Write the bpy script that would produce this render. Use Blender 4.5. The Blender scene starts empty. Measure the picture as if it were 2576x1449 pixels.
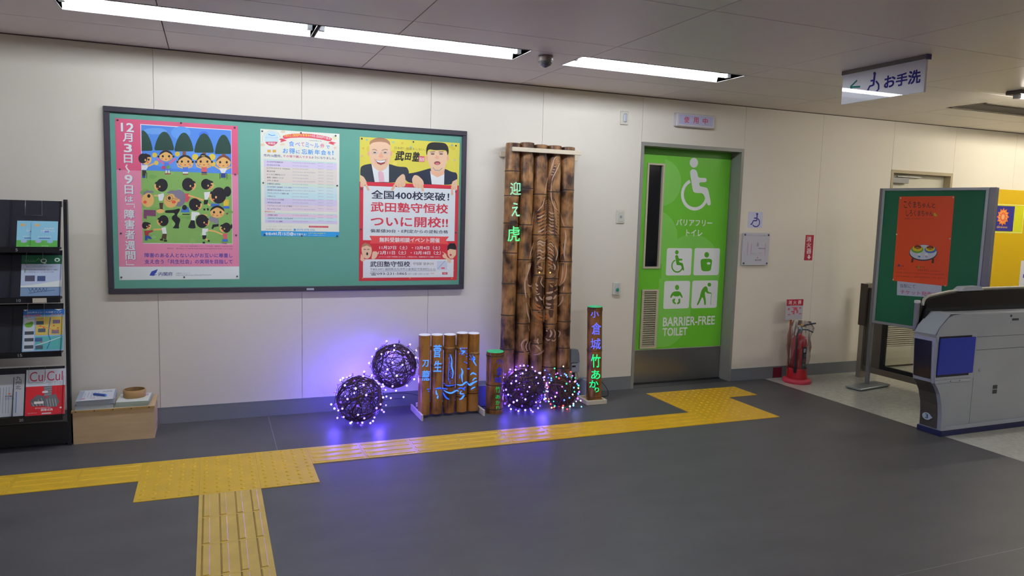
import bpy, math, random
from mathutils import Vector, Matrix

# ------------------------------------------------------------------ camera, world, exposure
SC = bpy.context.scene
COL = SC.collection
F, YAW, PITCH, ROLL, CAMH = 1853.5, 0.38907, 0.10524, -0.02845, 1.488
_fwd = Vector((math.sin(YAW) * math.cos(PITCH), math.cos(YAW) * math.cos(PITCH), -math.sin(PITCH)))
_r0 = Vector((math.cos(YAW), -math.sin(YAW), 0)); _d0 = _fwd.cross(_r0)
_R = math.cos(ROLL) * _r0 + math.sin(ROLL) * _d0
_D = -math.sin(ROLL) * _r0 + math.cos(ROLL) * _d0
CAM = Vector((0, 0, CAMH))
cd = bpy.data.cameras.new('camera'); cam = bpy.data.objects.new('camera', cd); COL.objects.link(cam)
cam.matrix_world = Matrix(((_R.x, -_D.x, -_fwd.x, 0), (_R.y, -_D.y, -_fwd.y, 0), (_R.z, -_D.z, -_fwd.z, CAMH), (0, 0, 0, 1)))
cd.sensor_width = 36; cd.lens = F / 2576 * 36; cd.clip_start = .02
SC.camera = cam
wd = bpy.data.worlds.new('world'); SC.world = wd; wd.use_nodes = True
wd.node_tree.nodes['Background'].inputs[0].default_value = (.5, .5, .55, 1)
wd.node_tree.nodes['Background'].inputs[1].default_value = .05
SC.view_settings.view_transform = 'Standard'; SC.view_settings.look = 'None'
SC.view_settings.gamma = 1; SC.view_settings.use_curve_mapping = False
SC.view_settings.exposure = 0.0
TUBE_POWER = 96.0
HALL_POWER = 240.0
RIGHT_POWER = 170.0
WARM_POWER = 105.0           # emission of the fluorescent tubes
TUBE_COL = (.86, .92, 1.0)
LED_BLUE = (.10, .055, 1.0)

WALL = 5.324     # the long wall
CEIL = 2.449

def ray(u, v):
    return (_R * ((u - 1288) / F) + _D * ((v - 724.5) / F) + _fwd)

# ------------------------------------------------------------------ materials
def lin(h):
    if isinstance(h, str):
        h = h.lstrip('#'); h = ''.join(q * 2 for q in h) if len(h) == 3 else h; c = [int(h[i:i + 2], 16) / 255 for i in (0, 2, 4)]
        return tuple((x / 12.92 if x <= .04045 else ((x + .055) / 1.055) ** 2.4) for x in c)
    return h
_mc = {}
def M(h, rough=.5, metal=0., spec=.5, noise=0., nscale=8., bump=0., bscale=60., emit=0., coat=0., stretch=(1, 1, 1), key=None):
    k = (h, rough, metal, spec, noise, nscale, bump, bscale, emit, coat, stretch, key)
    if k in _mc: return _mc[k]
    m = bpy.data.materials.new('mat_%d' % len(_mc)); m.use_nodes = True
    nt = m.node_tree; b = nt.nodes['Principled BSDF']; c = lin(h)
    b.inputs['Base Color'].default_value = (*c, 1)
    b.inputs['Roughness'].default_value = rough; b.inputs['Metallic'].default_value = metal
    b.inputs['Specular IOR Level'].default_value = spec
    b.inputs['Coat Weight'].default_value = coat; b.inputs['Coat Roughness'].default_value = .08
    if emit:
        b.inputs['Emission Color'].default_value = (*c, 1); b.inputs['Emission Strength'].default_value = emit
    if noise or bump:
        tc = nt.nodes.new('ShaderNodeTexCoord'); mp = nt.nodes.new('ShaderNodeMapping'); mp.inputs['Scale'].default_value = stretch
        nt.links.new(tc.outputs['Object'], mp.inputs['Vector'])
    if noise:
        n = nt.nodes.new('ShaderNodeTexNoise'); n.inputs['Scale'].default_value = nscale; n.inputs['Detail'].default_value = 5
        nt.links.new(mp.outputs['Vector'], n.inputs['Vector'])
        r = nt.nodes.new('ShaderNodeValToRGB'); r.color_ramp.elements[0].position = .3; r.color_ramp.elements[1].position = .7
        r.color_ramp.elements[0].color = (*[x * (1 - noise) for x in c], 1)
        r.color_ramp.elements[1].color = (*[min(1, x * (1 + noise)) for x in c], 1)
        nt.links.new(n.outputs['Fac'], r.inputs['Fac']); nt.links.new(r.outputs['Color'], b.inputs['Base Color'])
    if bump:
        n2 = nt.nodes.new('ShaderNodeTexNoise'); n2.inputs['Scale'].default_value = bscale; n2.inputs['Detail'].default_value = 3
        nt.links.new(mp.outputs['Vector'], n2.inputs['Vector'])
        bp = nt.nodes.new('ShaderNodeBump'); bp.inputs['Strength'].default_value = bump; bp.inputs['Distance'].default_value = .002
        nt.links.new(n2.outputs['Fac'], bp.inputs['Height']); nt.links.new(bp.outputs['Normal'], b.inputs['Normal'])
    _mc[k] = m; return m
def emi(col, s):
    k = ('emi', col, s)
    if k in _mc: return _mc[k]
    m = bpy.data.materials.new('glow_%d' % len(_mc)); m.use_nodes = True; nt = m.node_tree
    nt.nodes.remove(nt.nodes['Principled BSDF']); e = nt.nodes.new('ShaderNodeEmission')
    e.inputs[0].default_value = (*lin(col), 1); e.inputs[1].default_value = s
    nt.links.new(e.outputs[0], nt.nodes['Material Output'].inputs[0]); _mc[k] = m; return m
def clear(tint=(1, 1, 1), rough=.03, alpha=.12):
    k = ('clear', tint, rough, alpha)
    if k in _mc: return _mc[k]
    m = bpy.data.materials.new('clear_%d' % len(_mc)); m.use_nodes = True; nt = m.node_tree
    nt.nodes.remove(nt.nodes['Principled BSDF'])
    t = nt.nodes.new('ShaderNodeBsdfTransparent'); t.inputs[0].default_value = (*tint, 1)
    g = nt.nodes.new('ShaderNodeBsdfGlossy'); g.inputs['Roughness'].default_value = rough
    fr = nt.nodes.new('ShaderNodeFresnel'); fr.inputs[0].default_value = 1.45
    ad = nt.nodes.new('ShaderNodeMath'); ad.operation = 'MULTIPLY_ADD'; ad.inputs[1].default_value = 1 - alpha; ad.inputs[2].default_value = alpha * .4
    nt.links.new(fr.outputs[0], ad.inputs[0])
    mx = nt.nodes.new('ShaderNodeMixShader'); nt.links.new(ad.outputs[0], mx.inputs[0])
    nt.links.new(t.outputs[0], mx.inputs[1]); nt.links.new(g.outputs[0], mx.inputs[2])
    nt.links.new(mx.outputs[0], nt.nodes['Material Output'].inputs[0]); _mc[k] = m; return m
def bamboo_mat(light, dark, key, scale=5., bias=.5):
    if key == 'scorched': bias -= .07
    k = ('bamboo', key)
    if k in _mc: return _mc[k]
    m = bpy.data.materials.new('bamboo_' + key); m.use_nodes = True; nt = m.node_tree; b = nt.nodes['Principled BSDF']
    tc = nt.nodes.new('ShaderNodeTexCoord')
    def nz(sc, s, d=4):
        mp = nt.nodes.new('ShaderNodeMapping'); mp.inputs['Scale'].default_value = sc
        nt.links.new(tc.outputs['Object'], mp.inputs['Vector'])
        n = nt.nodes.new('ShaderNodeTexNoise'); n.inputs['Scale'].default_value = s; n.inputs['Detail'].default_value = d
        nt.links.new(mp.outputs['Vector'], n.inputs['Vector']); return n
    a = nz((1.6, 1.6, 1.05), scale * 2.2); g = nz((14, 14, .5), 9)
    mx = nt.nodes.new('ShaderNodeMath'); mx.operation = 'MULTIPLY_ADD'; mx.inputs[1].default_value = .16 if key == 'scorched' else .3
    nt.links.new(g.outputs['Fac'], mx.inputs[0]); nt.links.new(a.outputs['Fac'], mx.inputs[2])
    r = nt.nodes.new('ShaderNodeValToRGB'); e = r.color_ramp.elements
    e[0].position = bias - .02; e[0].color = (*lin(dark), 1); e[1].position = bias + .26; e[1].color = (*lin(light), 1)
    nt.links.new(mx.outputs[0], r.inputs['Fac']); nt.links.new(r.outputs['Color'], b.inputs['Base Color'])
    b.inputs['Roughness'].default_value = .32; b.inputs['Coat Weight'].default_value = .25; b.inputs['Coat Roughness'].default_value = .2
    _mc[k] = m; return m

# ------------------------------------------------------------------ mesh builder
class MB:
    def __init__(s): s.v = []; s.f = []; s.mi = []; s.mats = []; s.sm = []
    def _m(s, m):
        if m not in s.mats: s.mats.append(m)
        return s.mats.index(m)
    def add(s, vs, fs, m, smooth=False):
        o = len(s.v); k = s._m(m); s.v += [Vector(p) for p in vs]
        for f in fs: s.f.append([i + o for i in f]); s.mi.append(k); s.sm.append(smooth)
        return s
    def box(s, x0, x1, y0, y1, z0, z1, m, mat=None):
        vs = [Vector(p) for p in ((x0, y0, z0), (x1, y0, z0), (x1, y1, z0), (x0, y1, z0), (x0, y0, z1), (x1, y0, z1), (x1, y1, z1), (x0, y1, z1))]
        if mat: vs = [mat @ p for p in vs]
        return s.add(vs, [(0, 3, 2, 1), (4, 5, 6, 7), (0, 1, 5, 4), (1, 2, 6, 5), (2, 3, 7, 6), (3, 0, 4, 7)], m)
    def bbox(s, x0, x1, y0, y1, z0, z1, m, c=.004, mat=None):   # box with chamfered edges
        X, Y, Z = (x0, x1), (y0, y1), (z0, z1); vs = []; idx = {}
        for i in (0, 1):
            for j in (0, 1):
                for k in (0, 1):
                    sx, sy, sz = (1 - 2 * i), (1 - 2 * j), (1 - 2 * k)
                    for a, d in (('x', (0, c, c)), ('y', (c, 0, c)), ('z', (c, c, 0))):
                        idx[(i, j, k, a)] = len(vs); vs.append(Vector((X[i] + sx * d[0], Y[j] + sy * d[1], Z[k] + sz * d[2])))
        fs = []
        for i in (0, 1):
            q = [(i, 0, 0, 'x'), (i, 1, 0, 'x'), (i, 1, 1, 'x'), (i, 0, 1, 'x')]; fs.append([idx[t] for t in (q if i else q[::-1])])
            q = [(0, i, 0, 'y'), (0, i, 1, 'y'), (1, i, 1, 'y'), (1, i, 0, 'y')]; fs.append([idx[t] for t in (q if i else q[::-1])])
            q = [(0, 0, i, 'z'), (1, 0, i, 'z'), (1, 1, i, 'z'), (0, 1, i, 'z')]; fs.append([idx[t] for t in (q if i else q[::-1])])
            for j in (0, 1):
                fs.append([idx[(0, i, j, 'y')], idx[(1, i, j, 'y')], idx[(1, i, j, 'z')], idx[(0, i, j, 'z')]])
                fs.append([idx[(i, 0, j, 'x')], idx[(i, 1, j, 'x')], idx[(i, 1, j, 'z')], idx[(i, 0, j, 'z')]])
                fs.append([idx[(i, j, 0, 'x')], idx[(i, j, 1, 'x')], idx[(i, j, 1, 'y')], idx[(i, j, 0, 'y')]])
                for k in (0, 1): fs.append([idx[(i, j, k, 'x')], idx[(i, j, k, 'y')], idx[(i, j, k, 'z')]])
        if mat: vs = [mat @ p for p in vs]
        return s.add(vs, fs, m)
    def lathe(s, prof, m, n=24, mat=None, smooth=True, cap=True):   # prof: [(r,z)...] around z
        vs = []; fs = []
        for r, z in prof:
            for i in range(n):
                a = 2 * math.pi * i / n; vs.append(Vector((r * math.cos(a), r * math.sin(a), z)))
        for j in range(len(prof) - 1):
            for i in range(n):
                a, b = j * n + i, j * n + (i + 1) % n; fs.append((a, b, b + n, a + n))
        if mat: vs = [mat @ p for p in vs]
        s.add(vs, fs, m, smooth)
        if cap:
            L = len(prof) - 1
            if prof[0][0] > 1e-4: s.add(vs[:n], [list(range(n))[::-1]], m)
            if prof[-1][0] > 1e-4: s.add(vs[L * n:], [list(range(n))], m)
        return s
    def tube(s, pts, r, m, n=6, closed=False, taper=None):
        pts = [Vector(p) for p in pts]; N = len(pts); vs = []; fs = []; up = Vector((0, 0, 1)); prev = None
        for i, p in enumerate(pts):
            if closed: t = pts[(i + 1) % N] - pts[i - 1]
            else: t = pts[min(i + 1, N - 1)] - pts[max(i - 1, 0)]
            if t.length < 1e-9: t = Vector((0, 0, 1))
            t.normalize()
            if prev is None: a = t.cross(up); a = a if a.length > .05 else t.cross(Vector((1, 0, 0)))
            else: a = prev - t * prev.dot(t)
            a.normalize(); prev = a; b = t.cross(a); rr = r if taper is None else r * taper[i]
            for k in range(n):
                q = 2 * math.pi * k / n; vs.append(p + (a * math.cos(q) + b * math.sin(q)) * rr)
        for i in range(N if closed else N - 1):
            for k in range(n):
                j = (i + 1) % N; fs.append((i * n + k, i * n + (k + 1) % n, j * n + (k + 1) % n, j * n + k))
        s.add(vs, fs, m, True)
        if not closed: s.add(vs[:n], [list(range(n))[::-1]], m); s.add(vs[-n:], [list(range(n))], m)
        return s
    def prism(s, poly, y0, y1, m, axis='y'):   # polygon (a,b) extruded along an axis
        n = len(poly)
        def P(a, b, c): return (a, c, b) if axis == 'y' else ((c, a, b) if axis == 'x' else (a, b, c))
        vs = [P(a, b, y0) for a, b in poly] + [P(a, b, y1) for a, b in poly]
        fs = [list(range(n)), list(range(2 * n - 1, n - 1, -1))] + [(i, i + n, (i + 1) % n + n, (i + 1) % n) for i in range(n)]
        return s.add(vs, fs, m)
    def ball(s, c, r, m, n=8, k=5, sc=(1, 1, 1)):
        prof = [(r * math.sin(math.pi * i / k), -r * math.cos(math.pi * i / k)) for i in range(k + 1)]
        return s.lathe(prof, m, n, Matrix.Translation(c) @ Matrix.Diagonal((*sc, 1)), True, False)
    def build(s, name, parent=None, inv=None):
        me = bpy.data.meshes.new(name)
        vs = [inv @ p for p in s.v] if inv is not None else s.v
        me.from_pydata([tuple(p) for p in vs], [], s.f)
        for m in s.mats: me.materials.append(m)
        me.polygons.foreach_set('material_index', s.mi); me.polygons.foreach_set('use_smooth', s.sm)
        me.validate(); me.update()
        o = bpy.data.objects.new(name, me); COL.objects.link(o)
        if parent: o.parent = parent
        return o

def rootmat(o):
    while o.parent: o = o.parent
    return Matrix.Translation(o.location) @ o.rotation_euler.to_matrix().to_4x4()
def thing(name, label, cat, loc=(0, 0, 0), rz=0, group=None):
    o = bpy.data.objects.new(name, None); COL.objects.link(o); o.empty_display_size = .05
    o.location = loc; o.rotation_euler = (0, 0, rz); o['label'] = label; o['category'] = cat
    if group: o['group'] = group
    return o
def part(name, mb, parent, label=None, kind=None):       # world-space builder -> child
    o = mb.build(name, parent, rootmat(parent).inverted())
    if label: o['label'] = label
    if kind: o['kind'] = kind
    return o
def lpart(name, mb, parent, label=None, kind=None):      # local-space builder -> child
    o = mb.build(name, parent)
    if label: o['label'] = label
    if kind: o['kind'] = kind
    return o
def single(name, mb, label, cat, group=None, loc=None):
    o = mb.build(name, None, Matrix.Translation(loc).inverted() if loc is not None else None)
    if loc is not None: o.location = loc
    o['label'] = label; o['category'] = cat
    if group: o['group'] = group
    return o
def struct(name, mb):
    o = mb.build(name); o['kind'] = 'structure'; return o
def copy_tree(o, parent=None):
    c = o.copy(); COL.objects.link(c); c.parent = parent
    for ch in o.children: copy_tree(ch, c)
    return c

# ------------------------------------------------------------------ flat print on a real plane
_tc = {}
def glyphs(s, bold, shear=0.):
    k = (s, bold, shear)
    if k not in _tc:
        cu = bpy.data.curves.new('t', 'FONT'); cu.body = s; cu.size = 1; cu.offset = bold; cu.resolution_u = 4 if len(s) < 8 else 2; cu.shear = shear
        o = bpy.data.objects.new('t', cu); COL.objects.link(o)
        me = bpy.data.meshes.new_from_object(o)
        vs = [v.co.copy() for v in me.vertices]; fs = [list(p.vertices) for p in me.polygons]
        bpy.data.objects.remove(o); bpy.data.meshes.remove(me); bpy.data.curves.remove(cu)
        _tc[k] = (vs, fs)
    return _tc[k]
PR = 1.22
def ink(h, gloss=False, rough=.45):
    c = tuple(min(.93, x * PR) for x in lin(h)); return M(c, .16 if gloss else rough, coat=0)
class Canvas:
    """draws flat polygons on a plane; photo pixels are turned into points of that plane"""
    STEP = .00022
    def __init__(s, P0, ux=(1, 0, 0), uy=(0, 0, 1), base=.0006, rough=.45):
        s.P0 = Vector(P0); s.ux = Vector(ux).normalized(); s.uy = Vector(uy).normalized()
        s.n = s.ux.cross(s.uy).normalized(); s.mb = MB(); s.boxes = []; s.base = base; s.rough = rough; s.minl = 0
    def st(s, u, v):
        d = ray(u, v); t = (s.P0 - CAM).dot(s.n) / d.dot(s.n); p = CAM + d * t - s.P0
        return (p.dot(s.ux), p.dot(s.uy))
    def _put(s, pts, faces, col, layer=None, dh=None):
        xs = [p[0] for p in pts]; ys = [p[1] for p in pts]; bb = (min(xs), min(ys), max(xs), max(ys)); L = s.minl
        if layer is None:
            for (a, b, c, d, l) in s.boxes:
                if l >= L and bb[0] < c and bb[2] > a and bb[1] < d and bb[3] > b: L = l + 1
        else: L = layer
        s.boxes.append((*bb, L)); h = s.base + L * s.STEP
        m = ink(col, rough=s.rough) if isinstance(col, str) else col
        s.mb.add([s.P0 + s.ux * x + s.uy * y + s.n * (h + (dh[i] if dh else 0)) for i, (x, y) in enumerate(pts)], faces, m)
    def spoly(s, pts, col, layer=None):
        a = sum(pts[i][0] * pts[(i + 1) % len(pts)][1] - pts[(i + 1) % len(pts)][0] * pts[i][1] for i in range(len(pts)))
        if a < 0: pts = pts[::-1]
        s._put(pts, [list(range(len(pts)))], col, layer)
    def poly(s, pts, col):
        if len(pts) >= 8 and len(pts) < 24:        # round the corners of drawn figures
            for _ in range(2): pts = [q for i in range(len(pts)) for a, b in ((pts[i], pts[(i + 1) % len(pts)]),) for q in ((a[0] * .8 + b[0] * .2, a[1] * .8 + b[1] * .2), (a[0] * .2 + b[0] * .8, a[1] * .2 + b[1] * .8))]
        s.spoly([s.st(*p) for p in pts], col)
    def char(s, ch, cx, cy, hw, hh, col, bold=0.):
        if ch == '1': hw *= .45
        if ch == ',': s.text(ch, cx - hw * .3, cy + hh * .5, cx + hw * .3, cy + hh * 1.3, col); return
        if ch in 'ー〜': hh *= .2
        s.text(ch, cx - hw, cy - hh, cx + hw, cy + hh, col, bold)
    def rect(s, u0, v0, u1, v1, col):
        a, b = s.st(u0, v0), s.st(u1, v1); s.spoly([(a[0], b[1]), (b[0], b[1]), (b[0], a[1]), (a[0], a[1])], col)
    def srect(s, x0, y0, x1, y1, col): s.spoly([(x0, y0), (x1, y0), (x1, y1), (x0, y1)], col)
    def ell(s, u, v, ru, rv, col, n=18, a0=0, a1=360, rot=0):
        q = []; c, d = math.cos(math.radians(rot)), math.sin(math.radians(rot))
        for i in range(n + (0 if a1 - a0 == 360 else 1)):
            a = math.radians(a0 + (a1 - a0) * i / n); x, y = ru * math.cos(a), -rv * math.sin(a); q.append((u + x * c - y * d, v + x * d + y * c))
        s.poly(q, col)
    def sell(s, x, y, rx, ry, col, n=20): s.spoly([(x + rx * math.cos(2 * math.pi * i / n), y + ry * math.sin(2 * math.pi * i / n)) for i in range(n)], col)
    def rrect(s, u0, v0, u1, v1, r, col):
        a, b = s.st(u0, v0), s.st(u1, v1); x0, x1, y1, y0 = a[0], b[0], a[1], b[1]; q = []
        for cx, cy, st in ((x1 - r, y1 - r, 0), (x0 + r, y1 - r, 90), (x0 + r, y0 + r, 180), (x1 - r, y0 + r, 270)):
            for k in range(5): w = math.radians(st + k * 22.5); q.append((cx + r * math.cos(w), cy + r * math.sin(w)))
        s.spoly(q, col)
    def sstroke(s, q, w, col, taper=False):
        N = len(q); L, R = [], []
        for i, p in enumerate(q):
            a, b = q[max(0, i - 1)], q[min(N - 1, i + 1)]; dx, dy = b[0] - a[0], b[1] - a[1]; l = math.hypot(dx, dy) or 1
            ww = w / 2 * (1 if not taper else (.15 + .85 * math.sin(math.pi * (i + .5) / N)))
            L.append((p[0] - dy / l * ww, p[1] + dx / l * ww)); R.append((p[0] + dy / l * ww, p[1] - dx / l * ww))
        s._put(L + R, [(i, i + N, i + 1 + N, i + 1) for i in range(N - 1)], col)
    def stroke(s, pts, w, col, taper=False):
        s.sstroke([s.st(*p) for p in pts], w * s.px(pts[0]), col, taper)
    def px(s, p):
        a, b = s.st(*p), s.st(p[0] + 1, p[1]); return abs(a[0] - b[0])
    def stext(s, t, x0, y0, x1, y1, col, bold=0., shear=0.):
        vs, fs = glyphs(t, 0., shear)
        if not vs: return
        a, b = min(v.x for v in vs), max(v.x for v in vs); c, d = min(v.y for v in vs), max(v.y for v in vs)
        base = [(x0 + (v.x - a) / (b - a) * (x1 - x0), y0 + (v.y - c) / (d - c) * (y1 - y0)) for v in vs]
        if bold:                                   # heavier weight: the same glyphs again, shifted by a stroke fraction
            kx = bold * .55 * (x1 - x0) / (b - a); ky = bold * .55 * (y1 - y0) / max(d - c, .5); P, Fs, dh = [], [], []
            for dx, dy in ((1, 1), (1, -1), (-1, 1), (-1, -1)):
                o = len(P); dh += [len(dh) // len(base) * .00004] * len(base); P += [(p[0] + dx * kx, p[1] + dy * ky) for p in base]; Fs += [[i + o for i in f] for f in fs]
            s._put(P, Fs, col, None, dh)
        else: s._put(base, fs, col)
    def left(s, u0, v0, u1, v1):                   # box whose height is read on its left edge
        a, b, r = s.st(u0, v0), s.st(u0, v1), s.st(u1, v0); return a[0], b[1], r[0], a[1]
    def rectL(s, u0, v0, u1, v1, col): s.srect(*s.left(u0, v0, u1, v1), col)
    def textL(s, t, u0, v0, u1, v1, col, bold=0.): s.stext(t, *s.left(u0, v0, u1, v1), col, bold)
    def band(s, v0, v1, col): s.srect(s.sx[0], s.st(s.ul, v1)[1] if v1 else s.sx[2], s.sx[1], s.st(s.ul, v0)[1] if v0 else s.sx[3], col)
    def text(s, t, u0, v0, u1, v1, col, bold=0., shear=0.):
        a, b = s.st(u0, v0), s.st(u1, v1); s.stext(t, a[0], b[1], b[0], a[1], col, bold, shear)
    def text4(s, t, pts, col, bold=0.):     # fits to a leaning quad TL TR BR BL
        vs, fs = glyphs(t, bold); a, b = min(v.x for v in vs), max(v.x for v in vs); c, d = min(v.y for v in vs), max(v.y for v in vs)
        q = [s.st(*p) for p in pts]; out = []
        for v in vs:
            i, j = (v.x - a) / (b - a), (v.y - c) / (d - c)
            out.append(tuple((q[3][k] * (1 - i) + q[2][k] * i) * (1 - j) + (q[0][k] * (1 - i) + q[1][k] * i) * j for k in (0, 1)))
        s._put(out, fs, col)
    def take(s, name, parent, label=None):
        o = part(name, s.mb, parent, label); s.mb = MB(); return o
def Z(ox, oy, k):                                     # measuring helper: enlarged-view coordinates to photo pixels
    return lambda *a: [(ox + x / k, oy + y / k) for x, y in a]

# ------------------------------------------------------------------ the room shell
m_wall = M('#ebe3d6', .55, bump=.05, bscale=90, noise=.012, nscale=1.3)
m_wallback = M('#b5ad9e', .8)
m_ceil = M('#eee4da', .42, noise=.02, nscale=.9)
m_ceiljoint = M('#4c4640', .8)
m_floor = M('#525154', .46, noise=.10, nscale=2.2, bump=.25, bscale=140, stretch=(1, 2.4, 1), spec=.4)
m_tilefloor = M('#c4c4bc', .2, noise=.12, nscale=26, spec=.6)
m_base = M('#7d8085', .3, spec=.5)
m_steel = M('#9a9a9c', .28, metal=.9, bump=.06, bscale=30, stretch=(1, 1, 30))
m_frame = M('#96948f', .4, metal=.1)
XL, XR, YB = -4.0, 11.5, -4.2
fl = MB(); fl.box(XL, 4.73, YB, WALL + .2, -.05, 0, m_floor)
FLOOR = struct('floor', fl)
ft = MB(); ft.box(4.734, XR, YB, WALL + .2, -.05, 0, m_tilefloor); ft.box(4.73, 4.734, YB, WALL + .1, -.05, .0006, M('#b8b8b4', .3, metal=.6))
struct('floor_tiled', ft)
# faint weld seams of the vinyl
sm = MB(); ms = M('#777a7f', .35)
sm.box(.353, .357, 4.535, 5.30, 0, .0004, ms)
sm.box(-4, 4.72, 2.118, 2.1205, 0, .0004, ms); sm.box(-4, 4.72, .3, .3025, 0, .0004, ms)
part('floor_seam', sm, FLOOR)
# tactile paving: 300 mm tiles, dots and bars
m_yel = M('#e4b92a', .34, noise=.06, nscale=9)
m_yel2 = M('#dcb95c', .36, noise=.10, nscale=9)
m_yel3 = M('#e8b414', .34, noise=.05, nscale=9)
m_dirt = M('#8f7030', .6)
def dot_tile(m):
    b = MB(); b.box(.0003, .2997, .0003, .2997, 0, .003, m)
    for i in range(5):
        for j in range(5):
            b.lathe([(.0105, .003), (.009, .0055), (.0055, .007), (.0, .0074)], m, 8, Matrix.Translation((.03 + .06 * i, .03 + .06 * j, 0)), True, False)
    return b
def bar_tile(m, stained=False):
    b = MB(); b.box(.0003, .2997, .0003, .2997, 0, .003, m)
    for j in range(4):
        y = .0375 + .075 * j
        b.prism([(y - .015, .003), (y + .015, .003), (y + .011, .0065), (y - .011, .0065)], .012, .288, m, 'x')
        if stained:
            b.box(.004, .296, y + .0145, y + .0195, .003, .0036, m_dirt); b.box(.289, .294, y - .013, y + .0195, .003, .0036, m_dirt)
    return b
TA, YA = -.375, 4.531
protos = {}
def tile(kind, x, y, rz=0, sx=1.):
    if kind not in protos:
        bld = {'dot': lambda: dot_tile(m_yel), 'dotb': lambda: dot_tile(m_yel3), 'bar': lambda: bar_tile(m_yel), 'barb': lambda: bar_tile(m_yel3), 'stain': lambda: bar_tile(m_yel2, True)}[kind]()
        o = bld.build('tactile_tile', FLOOR); protos[kind] = o
    else:
        o = protos[kind].copy(); o.name = 'tactile_tile'; COL.objects.link(o); o.parent = FLOOR
    o.location = (x, y, 0); o.rotation_euler = (0, 0, rz); o.scale = (sx, 1, 1)
for i in range(3):
    for j in range(2): tile('dot', TA + .3 * i, YA - .3 - .3 * j)
for i in range(7): tile('bar', TA - .3 - .3 * i, YA - .3)
TB = 3.338
w0 = (TB - (TA + .9)) / 9
for i in range(9): tile('bar' if i < 4 else 'barb', TA + .9 + w0 * i, YA - .3, 0, w0 / .3)
for i, j in ((0, 2), (1, 2), (2, 2), (0, 1), (1, 1), (0, 0), (1, 0)): tile('dotb', TB + .3 * i, YA - .3 + .3 * j)
for j in range(9): tile('stain', TA + .6, YA - .9 - .3 * j, math.pi / 2)

# ceiling: panels with recessed joints, lamp slots left open
cl = MB(); cl.box(XL, XR, YB, WALL + .2, CEIL + .10, CEIL + .16, m_ceiljoint)
CE = struct('ceiling', cl)
g = .0028
def cpanel(x0, x1, y0, y1, jx0=1, jx1=1, jy0=1, jy1=1):
    if x1 - x0 < .02: return
    b = MB(); b.box(x0 + g * jx0, x1 - g * jx1, y0 + g * jy0, y1 - g * jy1, CEIL, CEIL + .012, m_ceil); b.build('panel', CE)
XJ = [-3.878, -2.663, -1.448, -.233, .988, 2.203, 3.406, 4.61, 5.82, 7.03, 8.24, 9.45, 10.66]
XJ = [XL] + XJ + [XR]
LX = [(-3.2, -1.95), (-.695, .548), (.563, 1.805), (2.15, 3.398), (7.0, 8.24), (8.255, 9.5)]
VENT = (5.745, 6.95, 4.155, 4.472)
rows = [(-4.2, -3.2), (-3.2, -2.3), (-2.3, -1.4), (-.5, .4), (1.3, 2.13), (2.13, 2.98), (2.98, 3.865), (4.78, WALL + .01)]
for y0, y1 in rows:
    for a, b in zip(XJ[:-1], XJ[1:]): cpanel(a, b, y0, y1, jy1=0 if y1 > WALL else 1)
def lamp_row(y0, ya, yb, y1, lamps, vent=None):
    for a, b in zip(XJ[:-1], XJ[1:]):
        cpanel(a, b, y0, ya)
    cuts = sorted(lamps + ([vent] if vent else [])); xs = XL
    for a, b in cuts + [(XR, XR)]:
        js = [q for q in XJ if xs < q < a]; e = [xs] + js + [a]
        for k in range(len(e) - 1): cpanel(e[k], e[k + 1], ya, yb, 1 if k else 0, 1 if k < len(e) - 2 else 0, 1, 0)
        xs = b
    for a, b in zip(XJ[:-1], XJ[1:]): cpanel(a, b, yb, y1, 1, 1, 0, 1)
LY = (4.192, 4.503)
lamp_row(3.865, LY[0], LY[1], 4.78, LX, (VENT[0], VENT[1]))
HL = [(-.695, .548), (2.15, 3.398)]
HR = [(5.3, 6.54)]
lamp_row(-1.4, -1.1, -.79, -.5, HL)
lamp_row(.4, .70, 1.01, 1.3, HR)
m_trough = M('#eef2f5', .35)
m_tube = emi(TUBE_COL, TUBE_POWER); m_tube_hall = emi(TUBE_COL, HALL_POWER); m_tube_right = emi((1.0, .95, .84), RIGHT_POWER); m_tube_warm = emi((1.0, .93, .74), WARM_POWER)
m_cap = M('#c9c9c9', .4, metal=.4)
def lamp(x0, x1, y0, y1, label, group, mt_=None):
    t = thing('fluorescent_light', label, 'ceiling light', ((x0 + x1) / 2, (y0 + y1) / 2, CEIL), 0, group)
    b = MB(); d = .075; k = .004
    yc = (y0 + y1) / 2
    prof = [(y0 + k, CEIL - .001), (y0 + .03, CEIL + d), (y1 - .03, CEIL + d), (y1 - k, CEIL - .001)]
    for (ya, za), (yb, zb) in zip(prof[:-1], prof[1:]):
        b.add([(x0 + k, ya, za), (x1 - k, ya, za), (x1 - k, yb, zb), (x0 + k, yb, zb)], [(0, 1, 2, 3)], m_trough)
    for xe, xi in ((x0 + k, x0 + k), (x1 - k, x1 - k)): b.add([(xe, p[0], p[1]) for p in prof], [(0, 1, 2, 3)], m_trough)
    part('reflector', b, t)
    f = MB(); r_ = m_frame
    f.box(x0, x1, y0, y0 + k, CEIL - .003, CEIL + .07, M('#b7b3ae', .5)); f.box(x0, x1, y1 - k, y1, CEIL - .003, CEIL + .07, M('#b7b3ae', .5))
    f.box(x0, x0 + k, y0, y1, CEIL - .003, CEIL + .07, M('#b7b3ae', .5)); f.box(x1 - k, x1, y0, y1, CEIL - .003, CEIL + .07, M('#b7b3ae', .5))
    part('trim_frame', f, t)
    c = MB(); c.tube([(x0 + .045, yc, CEIL + .016), (x1 - .045, yc, CEIL + .016)], .0125, mt_ or m_tube, 12); part('tube', c, t)
    for xa, xb in ((x0 + .012, x0 + .04), (x1 - .04, x1 - .012)):
        s = MB(); s.box(xa, xb, yc - .016, yc + .016, CEIL + .004, CEIL + .06, m_cap); part('socket', s, t)
    return t
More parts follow.
